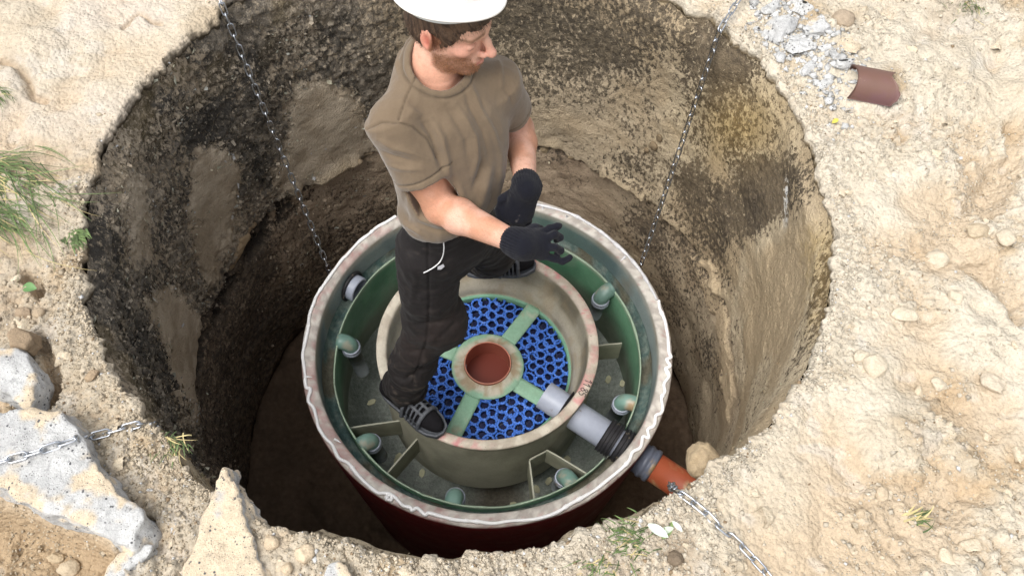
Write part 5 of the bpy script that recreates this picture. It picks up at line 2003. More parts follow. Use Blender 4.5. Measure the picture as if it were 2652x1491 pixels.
def conc_col(amount, seed, dark=.0):
    def f(V, N):
        c = mix(CONC, np.array([.42, .42, .415]), sstep(.3, .7, fbm(V, 22, 4, seed)))
        c = mix(c, np.array([.24, .24, .24]), sstep(.76, .86, vnoise(V, 70, seed + 2)) * .5)
        sand = sstep(.62 - .42 * amount, .72 - .42 * amount, fbm(V, 13, 4, seed + 4)) * sstep(.15, .6, N[:, 2])
        c = mix(c, np.array([.56, .465, .34]) * (1 + (fbm(V, 90, 2, 4)[:, None] - .5) * .3), sand)
        return c
    return f


M_CONC = material('broken_concrete', attr=True, rough=.9, noise=[(70, .14), (320, .2)], speck=[(np.array([.09, .09, .095]), 85, .30), (np.array([.14, .135, .13]), 190, .32)], bump=[(60, .6, .012), (160, .6, .006), (420, .4, .002)], spec=.2)
M_CLOD = material('soil_clod', attr=True, rough=.95, noise=[(80, .14), (300, .16)], bump=[(110, .7, .008), (380, .4, .003)], spec=.12)


def place(o3):
    o, p = o3
    o.location = p
    return o


place(slab_field('concrete_slab', [(-60, 1050), (0, 1038), (90, 1030), (160, 1043), (192, 1072), (232, 1140), (268, 1198), (300, 1248), (345, 1278), (355, 1300), (332, 1368), (312, 1376), (262, 1338), (200, 1312), (100, 1282), (30, 1245), (-60, 1180)],
                 1.075, .10, .0055, 3, .020, (-.06, .05), M_CONC, conc_col(.52, 3), label='large broken concrete slab with a chain lying across it', cat='slab', group='broken concrete'))
place(slab_field('concrete_slab', [(545, 1196), (556, 1178), (574, 1180), (590, 1216), (600, 1246), (626, 1266), (638, 1300), (640, 1340), (656, 1400), (668, 1470), (468, 1470), (482, 1370), (500, 1300), (522, 1246)],
                 1.022, .07, .005, 7, .032, (0, -.03), M_CONC, conc_col(1.05, 9), label='sand-covered concrete slab pointing over the near pit edge', cat='slab', group='broken concrete'))
place(slab_field('concrete_chunk', [(-40, 872), (10, 866), (45, 868), (68, 885), (88, 920), (95, 955), (84, 1000), (66, 1022), (40, 1000), (10, 985), (-40, 975)],
                 1.055, .08, .005, 11, .020, (0, .0), M_CONC, conc_col(.1, 12), label='grey concrete chunk standing above the large slab at the edge of the picture', cat='concrete', group='broken concrete'))
place(slab_field('concrete_chunk', [(268, 1424), (300, 1386), (345, 1370), (372, 1362), (386, 1370), (376, 1390), (335, 1416), (295, 1455), (262, 1460)],
                 1.03, .05, .0045, 15, .014, (0, 0), M_CONC, conc_col(.5, 17), label='narrow concrete splinter below the tip of the large slab', cat='concrete', group='broken concrete'))
place(slab_field('concrete_chunk', [(822, 1412), (850, 1404), (872, 1420), (890, 1455), (815, 1460)], 1.03, .05, .0045, 19, .012, (0, 0), M_CONC, conc_col(.45, 21),
                 label='pale concrete lump in the sand at the bottom edge below the tank', cat='concrete', group='broken concrete'))
place(slab_field('soil_clod', [(8, 832), (38, 815), (74, 826), (82, 850), (62, 872), (18, 868)], 1.06, .06, .0045, 23, .014, (0, 0), M_CLOD, lambda V, N: mix(np.array([.30, .225, .15]), np.array([.20, .15, .10]), fbm(V, 25, 3, 4)),
                 label='large brown soil clod above the grey chunk', cat='clod', group='soil clods'))


def rock_mesh(seed, col, flat=.7, n=14, h=.10, ang=1.0):
    """angular lump of about unit radius"""
    R = np.random.default_rng(seed)
    D_ = R.normal(size=(n, 3))
    D_ /= np.linalg.norm(D_, axis=1, keepdims=True)
    r = R.uniform(.72, 1.0, n)
    Fd = Field((-1.35,) * 3, (1.35,) * 3, h)

    def fn(X):
        q = X.reshape(-1, 3)
        d = np.max(q @ D_.T.astype(np.float32) - r, axis=1) * ang + (np.linalg.norm(q, axis=1) - .95) * (1 - ang)
        return (d + (fbm(q, 1.6, 3, seed) - .5) * .45 + (fbm(q, 5, 2, seed + 1) - .5) * .14).reshape(X.shape[:-1])
    Fd.add(fn, (-1.3,) * 3, (1.3,) * 3, 0)
    V, Q = Fd.net()
    V = relax(V, Q, 1, .5)
    V[:, 2] *= flat
    return V, Q


# rubble heap at the far right
RUB = [(1990, 20, 48, 30, .3, .10, 'white concrete piece half out of the picture above the chain'), (2007, 12, 40, 44, .9, .05, 'pale concrete lump at the top of the rubble'), (2079, 20, 66, 50, .2, .12, 'broad pale concrete piece at the top of the rubble, beside the brown clod'),
       (2120, 82, 90, 48, -.15, .25, 'flat white concrete piece below the brown clod in the rubble'), (2030, 72, 84, 84, .5, .10, 'largest crumbling concrete lump in the rubble heap'), (2060, 118, 74, 50, -.3, .1, 'mottled concrete lump in the middle of the rubble heap'),
       (2203, 124, 82, 44, .25, .7, 'sand-covered concrete piece just above the half pipe'), (2180, 178, 44, 38, .2, .1, 'small speckled stone beside the half pipe'), (2097, 172, 44, 62, .8, .2, 'upright pale concrete lump low in the rubble'),
       (2143, 206, 36, 50, .5, .25, 'white concrete crumb low in the rubble, left of the half pipe'), (2022, 146, 34, 32, .1, .05, 'rounded white concrete lump nearest the pit edge'), (2130, 128, 40, 24, .1, .3, 'thin concrete flake between the larger rubble pieces'),
       (1952, 40, 34, 22, .4, .2, 'small concrete crumb right beside the hanging chain'), (1963, 66, 22, 16, .2, .3, 'tiny grey concrete crumb below the chain end'), (2158, 148, 34, 20, .2, .5, 'sandy concrete flake above the speckled stone'),
       (2205, 276, 30, 14, .1, .2, 'grey concrete crumb under the lower edge of the half pipe'), (2165, 268, 20, 16, .3, .3, 'little pale crumb left of the half pipe')]
for k, (x, y, w, hh, rot, sand, lab) in enumerate(RUB):
    p = atz([(x, y)], GZ + .02)[0]
    sc = ((CAM - p) @ -_fw) / FPX
    V, Q = rock_mesh(100 + k, None, .7, 13, .11 if max(w, hh) > 40 else .2, 1.0)
    a, b = w * sc / 2 * .80, hh * sc / 2 / .80 * .80
    V = V * np.array([a, b, min(a, b) * .9])
    cs, sn = math.cos(-rot), math.sin(-rot)
    V = np.stack([V[:, 0] * cs - V[:, 1] * sn, V[:, 0] * sn + V[:, 1] * cs, V[:, 2]], 1)
    W_ = V + p
    c = conc_col(sand * .9, 200 + k)(W_, vnormals(V, Q))
    o = mobj('concrete_chunk', V, Q, M_CONC, None, np.clip(c, 0, .7), True, label=lab, cat='concrete', group='concrete rubble at the far right')
    o.location = (p[0], p[1], gz_at(p[0], p[1]) + min(a, b) * .30)


# single clods
def clod(x, y, w, hh, rot, colr, lab, seed, sink=.3, group='soil clods', z=None, flat=.75, angular=.45, name='soil_clod'):
    p = atz([(x, y)], GZ + .012 if z is None else z)[0]
    sc = ((CAM - p) @ -_fw) / FPX
    V, Q = rock_mesh(seed, None, flat, 12, .14, angular)
    a, b = w * sc / 2, hh * sc / 2 / .82
    V = V * np.array([a, b, min(a, b)])
    cs, sn = math.cos(-rot), math.sin(-rot)
    V = np.stack([V[:, 0] * cs - V[:, 1] * sn, V[:, 0] * sn + V[:, 1] * cs, V[:, 2]], 1)
    col = mix(np.array(colr), np.array(colr) * .78, fbm(V, 60, 3, seed))
    o = mobj(name, V, Q, M_CLOD, None, col, True, label=lab, cat='clod', group=group)
    o.location = (p[0], p[1], (gz_at(p[0], p[1]) if z is None else z) + min(a, b) * flat * (1 - 2 * sink) * .8)
    return o


CS = (.60, .52, .40)
clod(2180, 57, 60, 48, .1, (.40, .32, .235), 'brown soil clod sitting in the concrete rubble', 301)
clod(2265, 947, 66, 54, -.5, CS, 'large smooth oval clod low on the sandy slope beside the pit', 302, .25, angular=.1)
clod(2231, 924, 48, 30, -.4, CS, 'medium clod touching the large oval clod', 303)
clod(2476, 767, 38, 36, 0, CS, 'pale rounded clod high on the smooth track', 304)
clod(2350, 810, 66, 30, 0, CS, 'long low clod on the sand above the smooth track', 305)
clod(2580, 985, 70, 40, .5, (.58, .50, .39), 'flat clod near the middle of the far edge of the sand', 306)
clod(2545, 590, 44, 50, 1.0, (.50, .41, .29), 'upright flat clod on the sand near the dug ledge', 307)
clod(2610, 610, 50, 46, .2, CS, 'blocky clod beside the dug ledge', 308)
clod(2440, 650, 60, 44, .3, CS, 'broad clod in the lumpy sand below the dug ledge', 309)
clod(2290, 1270, 36, 34, 0, (.52, .42, .30), 'clod on the rim of the deepest footprint', 310)
clod(2240, 1320, 30, 26, 0, (.50, .40, .28), 'small clod low beside the deepest footprint', 311)
clod(234, 972, 28, 32, .6, (.40, .30, .20), 'brown pebble-like clod beside the pit edge above the slab', 312)
clod(790, 1430, 54, 44, .1, (.58, .47, .335), 'rounded clod in the crumbly near edge of the pit', 313)
clod(700, 1402, 40, 36, .3, (.57, .46, .325), 'small clod beside the pointed slab at the near edge', 314)
clod(742, 1470, 30, 26, .3, (.57, .46, .325), 'clod at the bottom edge right of the pointed slab', 315)
clod(85, 1405, 42, 26, .1, (.50, .40, .27), 'clod in the hollow under the large slab', 316)
clod(122, 1435, 60, 40, .2, (.52, .43, .31), 'flat clod at the bottom of the hollow under the large slab', 317)
clod(1755, 1440, 40, 34, .2, (.20, .155, .11), 'dark crumbly clod beside the lower chain', 318)
clod(1772, 1434, 20, 16, .2, (.56, .55, .53), 'small pale stone beside the dark clod', 319, name='stone')
clod(2440, 985, 44, 26, .5, CS, 'thin clod above the trodden hollow', 320)
clod(48, 800, 40, 30, .2, (.34, .26, .18), 'brown clod below the grass at the edge of the picture', 321)
clod(30, 860, 30, 26, .4, (.36, .27, .19), 'small brown clod against the large brown clod', 322)
clod(95, 805, 34, 26, .4, (.42, .33, .23), 'tan clod right of the brown clods', 323)
R = np.random.default_rng(12)
CM = []
for k in range(8):
    V, Q = rock_mesh(400 + k, None, .75, 9, .22, .85)
    CM.append(mesh('small_clod', V * .01, Q, M_CLOD, mix(np.array([.62, .54, .415]), np.array([.50, .415, .30]), fbm(V, 2, 2, k))))
n = 0
SMALL = []
while n < 84:
    x, y = R.uniform(0, 2652), R.uniform(0, 1491)
    p = atz([(x, y)], GZ)[0]
    th_ = math.atan2(p[1] - PCY, p[0] - PCX)
    r = math.hypot(p[0] - PCX, p[1] - PCY)
    if r < float(edge_r(np.array([th_]))[0]) + .03:
        continue
    h, dens, calm, px = ground_h(np.array([p]))
    if (x < 1500 and y < 560) or dens[0] < .25 and R.random() < .8:
        continue
    if poly_sd(np.array([[x / D, y / D]]), [(-60, 1040), (200, 1020), (370, 1290), (330, 1400), (-60, 1300)])[0] < 0 or (480 < x / D < 680 and y / D > 1180):
        continue
    s = float(np.clip(R.lognormal(-.15, .4), .45, 1.9))
    o = bpy.data.objects.new('small_clod', CM[n % 8])
    link(o, None, None, 'clod', 'small clods strewn over the sand')
    SMALL.append((o, x / D, y / D))
    o.location = (p[0], p[1], GZ + h[0] - .0015 * s)
    o.scale = (s * R.uniform(.8, 1.3), s * R.uniform(.8, 1.2), s * R.uniform(.7, 1.0))
    o.rotation_euler = (R.normal() * .3, R.normal() * .3, R.random() * 6.28)
    n += 1

LAND = [('the sawn half pipe', 2190, 225), ('the concrete rubble heap', 2040, 90), ('the large smooth oval clod', 2200, 920), ('the deepest footprint', 2320, 1290), ('the half-buried chain', 1850, 1360), ('the pointed slab', 570, 1350),
        ('the tip of the large slab', 340, 1300), ('the large brown clod', 50, 840), ('the leafy sprig on the pit edge', 190, 595), ('the broad ledge clod', 2370, 630), ('the blocky ledge clod', 2535, 590),
        ('the trodden hollow', 2480, 1010), ('the green tuft at the near edge', 1560, 1350), ('the flat far clod', 2506, 957), ('the thin stalks at the far edge', 2580, 300), ('the dark tuft at the top edge', 2400, 20),
        ('the ball of damp sand', 1850, 1180), ('the short tuft by the slab', 428, 1108), ('the bottom corner of the sand', 2560, 1430), ('the pale lump at the bottom edge', 850, 1430)]
NTH = ['closest', 'second closest', 'third closest', 'fourth closest', 'fifth closest', 'sixth closest', 'seventh closest', 'eighth closest', 'ninth closest', 'tenth closest', 'eleventh closest', 'twelfth closest', 'thirteenth closest', 'fourteenth closest']
by = {}
for o, x, y in SMALL:
    d, l = min((math.hypot(x - a, y - b), l) for l, a, b in LAND)
    by.setdefault(l, []).append((d, o))
for l, it in by.items():
    for r_k, (d, o) in enumerate(sorted(it, key=lambda q: q[0])):
        o['label'] = 'small pale sand clod, %s to %s' % (NTH[min(r_k, 13)], l)

# crumbs: too many and too small to count
BV = np.array([(1, 0, -.1), (-.1, 1, 0), (-1, .1, .1), (0, -1, .1), (.1, .1, .95), (0, 0, -1.0)])
BF = np.array([(0, 1, 4), (1, 2, 4), (2, 3, 4), (3, 0, 4), (1, 0, 5), (2, 1, 5), (3, 2, 5), (0, 3, 5)])


def scatter_lumps(name, P, S, C, mat, label, squash=.75, seed=1):
    R = np.random.default_rng(seed)
    n = len(P)
    B = BV[None] * R.uniform(.55, 1.35, (n, len(BV), 1)) * R.uniform(.7, 1.3, (n, 1, 3))
    B[:, :, 2] *= squash
    a = R.random(n) * 6.28
    c, s = np.cos(a)[:, None], np.sin(a)[:, None]
    B = np.stack([B[..., 0] * c - B[..., 1] * s, B[..., 0] * s + B[..., 1] * c, B[..., 2]], -1)
    V = (P[:, None] + B * S[:, None, None]).reshape(-1, 3)
    Fc = (BF[None] + (np.arange(n) * len(BV))[:, None, None]).reshape(-1, 3)
    return mobj(name, V, Fc, mat, None, np.repeat(C, len(BV), 0), False, kind='stuff', label=label)


N0 = 90000
th = R.uniform(0, 2 * math.pi, N0)
rr = np.where(R.random(N0) < .13, R.exponential(.05, N0), R.uniform(0, 1.0, N0))
th = np.where((th > math.radians(45)) & (th < math.radians(135)), th + math.pi, th)
er = edge_r(th)
rad = er + .004 + rr
P = np.stack([PCX + rad * np.cos(th), PCY + rad * np.sin(th), np.full(N0, GZ)], 1)
h, dens, calm, px = ground_h(P)
keep = (R.random(N0) < (.06 + .94 * dens) * (1 - .85 * calm) + .30 * (rr < .06) * (P[:, 1] < .2)) & (px[:, 0] > -60) & (px[:, 0] < 2640) & (px[:, 1] < 1500) & (px[:, 1] > -40)
keep &= ~((px[:, 1] < 460) & (px[:, 0] < 700) & (R.random(N0) < .85))
P, h, rr_, px, dens = P[keep], h[keep], rr[keep], px[keep], dens[keep]
P[:, 2] = GZ + h * np.minimum(1, .25 + rr_ / .03) + .0005
S = np.clip(R.lognormal(-6.0, .48, len(P)), .0011, .0095)
C = mix(SAND_M * np.array([1.02, 1.0, .97]), SAND_L * 1.02, side_field(P)) * R.uniform(.72, 1.12, (len(P), 1))
C = np.where((R.random(len(P)) < .04)[:, None], np.array([.55, .55, .54]), C)
C = np.where((R.random(len(P)) < .03)[:, None], np.array([.26, .19, .12]), C)
scatter_lumps('sand_crumbs', P, S, C, M_CLOD, 'crumbs of dry sand strewn over the ground', .75, 5)

n_ = 800
t_ = R.random(n_)
q = np.stack([1985 + t_ * 200 + R.normal(size=n_) * 38, 30 + t_ * 190 + R.normal(size=n_) * 42], 1)
P = atz(q, GZ)
th_ = np.arctan2(P[:, 1] - PCY, P[:, 0] - PCX)
ok = np.hypot(P[:, 0] - PCX, P[:, 1] - PCY) > edge_r(th_) + .02
P = P[ok]
P[:, 2] = GZ + ground_h(P)[0] + .001
S = np.clip(R.lognormal(-5.1, .6, len(P)), .0015, .019)
scatter_lumps('concrete_crumbs', P, S, np.array([.58, .58, .57]) * R.uniform(.65, 1.1, (len(P), 1)), M_CONC, 'grey concrete crumbs strewn through the rubble', .7, 9)

# flakes of peaty soil curling off the pit wall, and roots
W = np.arange(len(WALL_P))
wl = WALL_L * (1 - .9 * WALL_PL) * (1 - .6 * WALL_BE) + .22 * WALL_B * (1 - .7 * WALL_BE) + .12 * WALL_R
wl = wl * (WALL_PX[:, 0] > 150) * (WALL_PX[:, 0] < 2140) * (WALL_PX[:, 1] > -60) * (WALL_P[:, 2] > -.9) * sstep(.35, .6, fbm(WALL_P, 9, 3, 150))
NF = 17000
ii = R.choice(W, NF, p=wl / wl.sum())
P = WALL_P[ii] + R.normal(size=(NF, 3)) * .004
inw = -WALL_D[ii]
tz = np.array([0, 0, 1.0])
S = np.clip(R.lognormal(-5.25, .50, NF), .0018, .020) * (.45 + .55 * WALL_L[ii])
tan = np.cross(inw, tz)
V, Fc, C = [], [], []
ang = R.normal(size=NF) * 1.2
for k in range(NF):
    u = tan[k] * math.cos(ang[k]) + tz * math.sin(ang[k])
    v = -tan[k] * math.sin(ang[k]) + tz * math.cos(ang[k])
    s = S[k]
    w_, l_ = s * R.uniform(.35, .8), s * R.uniform(.7, 1.5)
    q = inw[k]
    o = P[k]
    o5 = k * 5
    V += [o - u * w_ - v * l_ * .5, o + u * w_ - v * l_ * .4, o + u * w_ * .7 + v * l_ * .5 + q * s * R.uniform(.3, 1.1), o - u * w_ * .8 + v * l_ * .4 + q * s * R.uniform(.3, 1.0), o + q * s * R.uniform(.1, .7) + v * l_ * .1]
    Fc += [(o5, o5 + 1, o5 + 4), (o5 + 1, o5 + 2, o5 + 4), (o5 + 2, o5 + 3, o5 + 4), (o5 + 3, o5, o5 + 4)]
cc = WALL_C[ii] * R.uniform(.7, 1.4, (NF, 1)) + (R.random((NF, 1)) < .30) * WALL_L[ii][:, None] * np.array([.36, .315, .25]) * R.uniform(.2, 1.1, (NF, 1))
mobj('soil_flakes', np.array(V), np.array(Fc), material('soil_flake', attr=True, rough=.95, noise=(200, .25), spec=.1), None, np.repeat(np.clip(cc, 0, .5), 5, 0), False, kind='stuff', label='flakes of dry peaty soil on the pit wall')
wl2 = wl + .25 * (1 - WALL_BE) * (WALL_PX[:, 1] < 500) * (WALL_PX[:, 1] > -60)
ii = R.choice(W, 2600, p=wl2 / wl2.sum())
V, Fc, C = [], [], []
for k in ii:
    p = WALL_P[k].copy()
    q = -WALL_D[k]
    t = np.cross(q, tz) * R.normal() + tz * R.normal() * .8 - q * .1
    t /= np.linalg.norm(t)
    L_ = R.uniform(.008, .040)
    nseg = 4
    side = np.cross(t, q) * R.uniform(.0004, .0009)
    bend = R.normal(size=3) * .6
    o = len(V)
    p = p + q * .004
    for j in range(nseg + 1):
        V += [p - side, p + side]
        p = p + (t + bend * j / nseg + q * .15) * L_ / nseg
    for j in range(nseg):
        Fc.append((o + 2 * j, o + 2 * j + 1, o + 2 * j + 3, o + 2 * j + 2))
    c = np.array([.33, .27, .18]) * R.uniform(.5, 1.3) if R.random() < .65 else np.array([.04, .033, .026])
    C += [c] * (2 * nseg + 2)
mobj('root_fibres', np.array(V), np.array(Fc), material('root_fibre', attr=True, rough=.9), None, np.array(C), True, kind='stuff', label='fine roots and straw hanging from the pit wall')


# lumps of sandy mortar on the pit wall
def wall_at(x, y, off=0.0):
    d = np.hypot(*(WALL_PX - np.array([x, y])).T)
    i = int(np.argmin(d))
    return WALL_P[i] - WALL_D[i] * off, -WALL_D[i]


def wall_lump(pts, colr, lab, seed):
    """pts: (x, y, radius in metres, flatness)"""
    ps = [(wall_at(x, y, 0.002), r, f) for x, y, r, f in pts]
    P0 = np.array([a[0][0] for a in ps])
    Fd = Field(P0.min(0) - .10, P0.max(0) + .10, .004)
    for (p, q), r, f in ps:
        tn = np.cross(q, tz)
        tn /= np.linalg.norm(tn)
        Fd.ell(p, (r * f, r, r * 1.15), np.stack([q, tn, np.cross(q, tn)]), .02)
    V, Q = Fd.net()
    N = vnormals(V, Q)
    V = V + N * ((fbm(V, 30, 4, seed) - .5) * .016)[:, None]
    col = mix(np.array(colr), np.array(colr) * .72, fbm(V, 25, 3, seed))
    o = P0.mean(0)
    ob = mobj('mortar_lump', V - o, Q, M_CLOD, None, col, True, label=lab, cat='clod', group='sandy lumps on the pit wall')
    ob.location = o


wall_lump([(572, 660, .032, .5), (578, 635, .034, .5), (592, 605, .026, .5), (606, 590, .018, .5), (620, 577, .015, .5), (635, 566, .014, .5), (650, 557, .012, .5)], (.40, .30, .19), 'drop-shaped lump of sand clinging to the dark side of the pit wall', 61)
wall_lump([(1405, 372, .040, .55), (1370, 378, .018, .6), (1440, 385, .016, .5)], (.42, .33, .21), 'round lump of sand on the ledge behind the worker', 62)
wall_lump([(912, 384, .018, .6), (895, 392, .014, .6), (930, 378, .014, .6)], (.36, .28, .19), 'small ledge of sand beside the elbow of the worker', 63)
wall_lump([(1655, 355, .020, .6), (1668, 340, .018, .6), (1640, 368, .012, .6)], (.25, .19, .12), 'torn brown flap of soil beside the far chain', 64)
p = az1(1768, 1160, .82)
V, Q = rock_mesh(77, None, .9, 12, .10, .1)
V = V * np.array([.048, .050, .055])
o = mobj('soil_clod', V, Q, M_CLOD, None, mix(np.array([.44, .345, .225]), np.array([.33, .25, .155]), fbm(V, 40, 3, 3)), True, label='round ball of damp sand lodged under the pit edge near the orange pipe', cat='clod', group='soil clods')
o.location = p

# ---- chains
M_ZN = material('zinc_plated_steel', lin(182, 186, 192), rough=.28, metal=1.0, spec=.5, noise=(60, .15), rough_noise=.1)


def link_mesh():
    L_, Wd, r = .0222, .0088, .0025
    pts = []
    for a in np.linspace(-math.pi / 2, math.pi / 2, 9):
        pts.append((L_ - Wd + Wd * math.cos(a), Wd * math.sin(a), 0))
    for a in np.linspace(math.pi / 2, 3 * math.pi / 2, 9):
        pts.append((-(L_ - Wd) + Wd * math.cos(a), Wd * math.sin(a), 0))
    V, F2 = tube(pts, r, 8, closed=True)
    return mesh('link', V, F2, M_ZN)


LK = link_mesh()


def chain(pts, lab, pitch=.0365, roll0=.0):
    P = np.asarray(pts, float)
    seg = np.linalg.norm(np.diff(P, axis=0), axis=1)
    cum = np.append(0, np.cumsum(seg))
    root = empty('chain', tuple(P[0]), label=lab, cat='chain', group='steel chains holding the tank')
    n = int(cum[-1] / pitch)
    for k in range(n):
        s = (k + .5) * pitch
        a = np.array([np.interp(s - pitch / 2, cum, P[:, j]) for j in range(3)])
        b = np.array([np.interp(s + pitch / 2, cum, P[:, j]) for j in range(3)])
        t = Vector(b - a).normalized()
        o = bpy.data.objects.new('link', LK)
        link(o, root)
        q = t.to_track_quat('X', 'Z') @ Matrix.Rotation(roll0 + (math.pi / 2 if k % 2 else 0) + random.uniform(-.15, .15), 3, 'X').to_quaternion()
        o.rotation_mode = 'QUATERNION'
        o.rotation_quaternion = q
        o.location = tuple((a + b) / 2 - P[0])
    return root


random.seed(4)


def on_tank(x, y):
    for z in np.arange(0, -.6, -.005):
        p = az1(x, y, z)
        if math.hypot(p[0], p[1]) > .718:
            return p
    return p


BVH_S = None


def onslab(x, y, up=.007):
    """point of the view on top of the large slab"""
    o = bpy.data.objects['concrete_slab']
    bpy.context.view_layer.update()
    r = Vector(rays([(x * D, y * D)])[0])
    hit, loc_, nor, _ = o.ray_cast(Vector(CAM) - o.location, r.normalized())
    p = np.array(loc_ + o.location) if hit else az1(x, y, 1.085)
    return p + np.array([0, 0, up])


def gp(x, y, up=.008):
    p = az1(x, y, GZ)
    z = gz_at(p[0], p[1]) + up
    return az1(x, y, z)


chain([az1(545, -35, 1.035), az1(553, 0, 1.03), on_tank(824, 670), on_tank(836, 700) + np.array([0, 0, -.03])], 'thin steel chain on the dark side of the pit, running down behind the tank', roll0=.4)
chain([az1(1890, -40, 1.045), az1(1855, 5, 1.04), az1(1812, 72, 1.015), on_tank(1614, 662), on_tank(1608, 690) + np.array([0, 0, -.03])], 'thin steel chain on the sunny side of the pit, running down behind the tank', roll0=.7)
chain([onslab(-60, 1182), onslab(0, 1164), onslab(70, 1146), onslab(120, 1131), onslab(165, 1116), onslab(196, 1106), gp(232, 1097, .02), gp(290, 1082), gp(345, 1067, .012), az1(372, 1062, 1.0), az1(392, 1070, .93), az1(404, 1082, .80)],
      'steel chain lying across the large concrete slab', roll0=.75)
chain([gp(1950, 1470), gp(1915, 1425), gp(1880, 1388), gp(1845, 1352, .002), gp(1810, 1328), gp(1788, 1300), gp(1750, 1268), gp(1722, 1248, .012), az1(1698, 1230, 1.0), az1(1690, 1226, .93), az1(1688, 1215, .80)],
      'steel chain half buried in the sand by the near edge of the pit', roll0=.6)

# ---- cut half pipe
def half_pipe():
    p = az1(2185, 222, GZ + .02)
    r, L_ = .057, .118
    na, nl = 30, 16
    R = np.random.default_rng(5)
    V = []
    for rr in (r, r - .0035):
        for j in range(nl):
            for i in range(na):
                a = math.radians(-18) + i / (na - 1) * math.radians(190)
                jag = (.012 * math.sin(i * .35) + .006 * vnoise(np.array([[i * .6, 0, 0]]), 1, 3)[0] + .020 * (i / na - .5)) * (j / (nl - 1)) if j else -.006 * math.sin(i * .25)
                x = (j / (nl - 1) - .5) * L_ + jag
                V.append((x, rr * math.cos(a), rr * math.sin(a)))
    g = grid_faces(nl, na)
    n = nl * na
    Fc = [tuple(f) for f in g] + [tuple(f[::-1] + n) for f in g]
    bd = [i for i in range(na)] + [j * na + na - 1 for j in range(1, nl)] + [(nl - 1) * na + i for i in range(na - 2, -1, -1)] + [j * na for j in range(nl - 2, 0, -1)]
    for a, b in zip(bd, bd[1:] + bd[:1]):
        Fc.append((a, a + n, b + n, b))
    V = np.array(V)
    m_ = material('brown_pipe_shard', lin(104, 76, 66), rough=.5, spec=.4, noise=(12, .1), tint=[(lin(214, 190, 150), 45, .66, .74), (lin(100, 72, 74), 6, .45, .65)], object_space=True)
    o = mobj('half_pipe', V, Fc, m_, None, None, True, label='sawn half of a reddish brown pipe lying open side down in the sand', cat='pipe')
    o.rotation_euler = (.28, .04, math.radians(-9))
    o.location = (p[0], p[1], gz_at(p[0], p[1]) - .012)


half_pipe()

# ---- grass
M_GRS = material('grass_blade', attr=True, rough=.55, noise=(60, .15), spec=.3)


def tuft(root, dirs, n, ln, lab, lift=.5, straw=.2, seed=1, spread=.03, width=.0012, group='grass tufts round the pit'):
    """root: point of the view; dirs: (mean direction in degrees in the ground plane, spread)"""
    R = np.random.default_rng(seed)
    p0 = az1(*root, GZ)
    base = np.array([p0[0], p0[1], gz_at(p0[0], p0[1]) - .004])
    V, Fc, C = [], [], []
    for k in range(n):
        a = math.radians(dirs[0] + R.normal() * dirs[1])
        e = np.array([math.cos(a), math.sin(a), 0])
        L_ = ln * R.uniform(.45, 1.15)
        p = R.normal(size=3) * np.array([spread, spread, 0])
        el = lift * R.uniform(.4, 1.4)
        drop = R.uniform(.6, 1.6) * el
        side = np.cross(e, [0, 0, 1.0])
        tw = R.normal() * .45
        w = width * R.uniform(.7, 1.5)
        dry = R.random() < straw
        c0 = np.array([.42, .36, .18]) * R.uniform(.7, 1.2) if dry else np.array([.075, .115, .042]) * R.uniform(.6, 1.6)
        o = len(V)
        nseg = 7
        for j in range(nseg + 1):
            t = j / nseg
            ww = w * (1 - t ** 2.2) + .00015
            V += [p - side * ww, p + side * ww]
            C += [mix(c0, c0 * np.array([1.5, 1.35, 1.2]), np.array(t * .6))] * 2
            d = e * (1 - .1 * t) + side * tw * t + np.array([0, 0, el - drop * 1.8 * t])
            p = p + d / np.linalg.norm(d) * L_ / nseg
            p[2] = max(p[2], .003 + .004 * R.random())
        for j in range(nseg):
            Fc.append((o + 2 * j, o + 2 * j + 1, o + 2 * j + 3, o + 2 * j + 2))
    o = mobj('grass_tuft', np.array(V), np.array(Fc), M_GRS, None, np.array(C), True, label=lab, cat='grass', group=group)
    o.location = base
    return o


tuft((-30, 405), (-10, 20), 42, .15, 'upper of the long green grass tufts at the picture edge', .28, .1, 1, .025)
tuft((10, 480), (-36, 14), 95, .22, 'long green grass tuft combed down towards the pit edge', .30, .2, 2, .06)
tuft((-10, 450), (-26, 16), 55, .17, 'middle grass tuft with blades crossing pale sand', .32, .2, 3, .05)
tuft((-15, 555), (-36, 18), 46, .11, 'short grass tuft below the long combed tuft', .35, .15, 4, .025)
tuft((185, 590), (-40, 18), 60, .045, 'leafy green sprig hanging over the pit edge', .4, .0, 5, .014, .0022)
tuft((-8, 245), (-40, 30), 36, .07, 'small dark grass tuft at the upper picture edge', .8, .1, 6, .02)
tuft((428, 1108), (-80, 55), 60, .055, 'short grass tuft at the pit edge near the slab', .6, .45, 7, .018)
tuft((1590, 1352), (195, 26), 110, .062, 'green grass tuft beside the near pit edge', .7, .12, 8, .022)
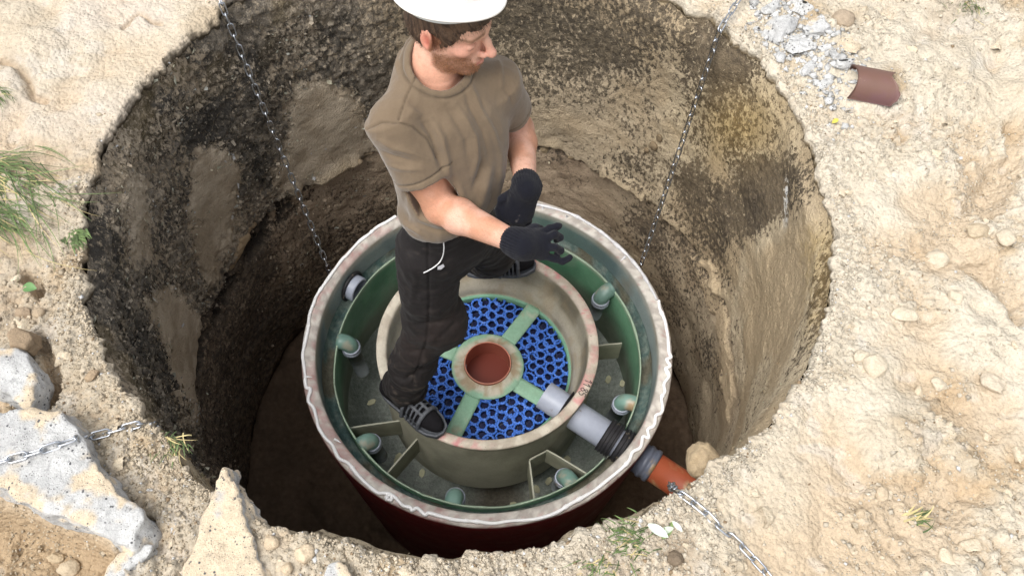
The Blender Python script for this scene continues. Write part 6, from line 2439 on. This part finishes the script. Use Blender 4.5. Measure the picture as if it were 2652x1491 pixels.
tuft((1520, 1425), (250, 40), 46, .06, 'thin grass tuft at the bottom edge below the pit', .9, .3, 9, .022)
tuft((2400, 10), (230, 40), 60, .06, 'dark grass tuft in the sand at the top edge', .8, .2, 10, .03)
tuft((2445, 25), (260, 30), 26, .05, 'sparse grass blades beside the dark tuft at the top edge', .7, .3, 11, .02)
tuft((2300, 1300), (10, 14), 26, .05, 'flattened pale grass in the deepest footprint', .1, .3, 12, .010, .002)
tuft((2590, 300), (150, 60), 12, .04, 'few thin stalks on the sand at the far edge', .9, .6, 13, .015, .0008)


# broad leaves
def leaf(x, y, ln, wd, deg, colr, lab, lift=.25):
    V, Fc = [], []
    n = 9
    for j in range(n):
        t = j / (n - 1)
        w = wd * math.sin(math.pi * min(1, t * .96 + .04)) ** .75
        z = lift * ln * math.sin(t * 2.2) * .5
        for s in (-1, -.5, 0, .5, 1):
            V.append((t * ln, s * w, z + abs(s) * w * .35))
    for j in range(n - 1):
        for i in range(4):
            Fc.append((j * 5 + i, (j + 1) * 5 + i, (j + 1) * 5 + i + 1, j * 5 + i + 1))
    o = mobj('leaf', np.array(V), Fc, material('leaf_' + str(len(bpy.data.materials)), colr, rough=.5, noise=(40, .2), spec=.35), None, None, True, label=lab, cat='leaf')
    p = az1(x, y, GZ)
    o.location = (p[0], p[1], gz_at(p[0], p[1]) + .004)
    o.rotation_euler = (.15, -.1, math.radians(deg))
    return o


leaf(1630, 1318, .055, .011, -35, (.50, .56, .48), 'pale silvery leaf beside the green tuft at the near edge')
leaf(1655, 1338, .040, .008, 20, (.46, .52, .42), 'second silvery leaf, curled towards the chain', .5)
leaf(1690, 1312, .034, .006, -50, (.52, .56, .48), 'small silvery leaf next to the lower chain')
leaf(1668, 1352, .045, .010, 60, (.17, .24, .08), 'green leaf under the silvery leaves')
leaf(52, 716, .045, .014, -10, (.10, .20, .07), 'broad green leaf in the hollow at the picture edge')
leaf(2092, 312, .024, .007, 35, (.50, .44, .08), 'yellow leaf at the pit edge below the half pipe')
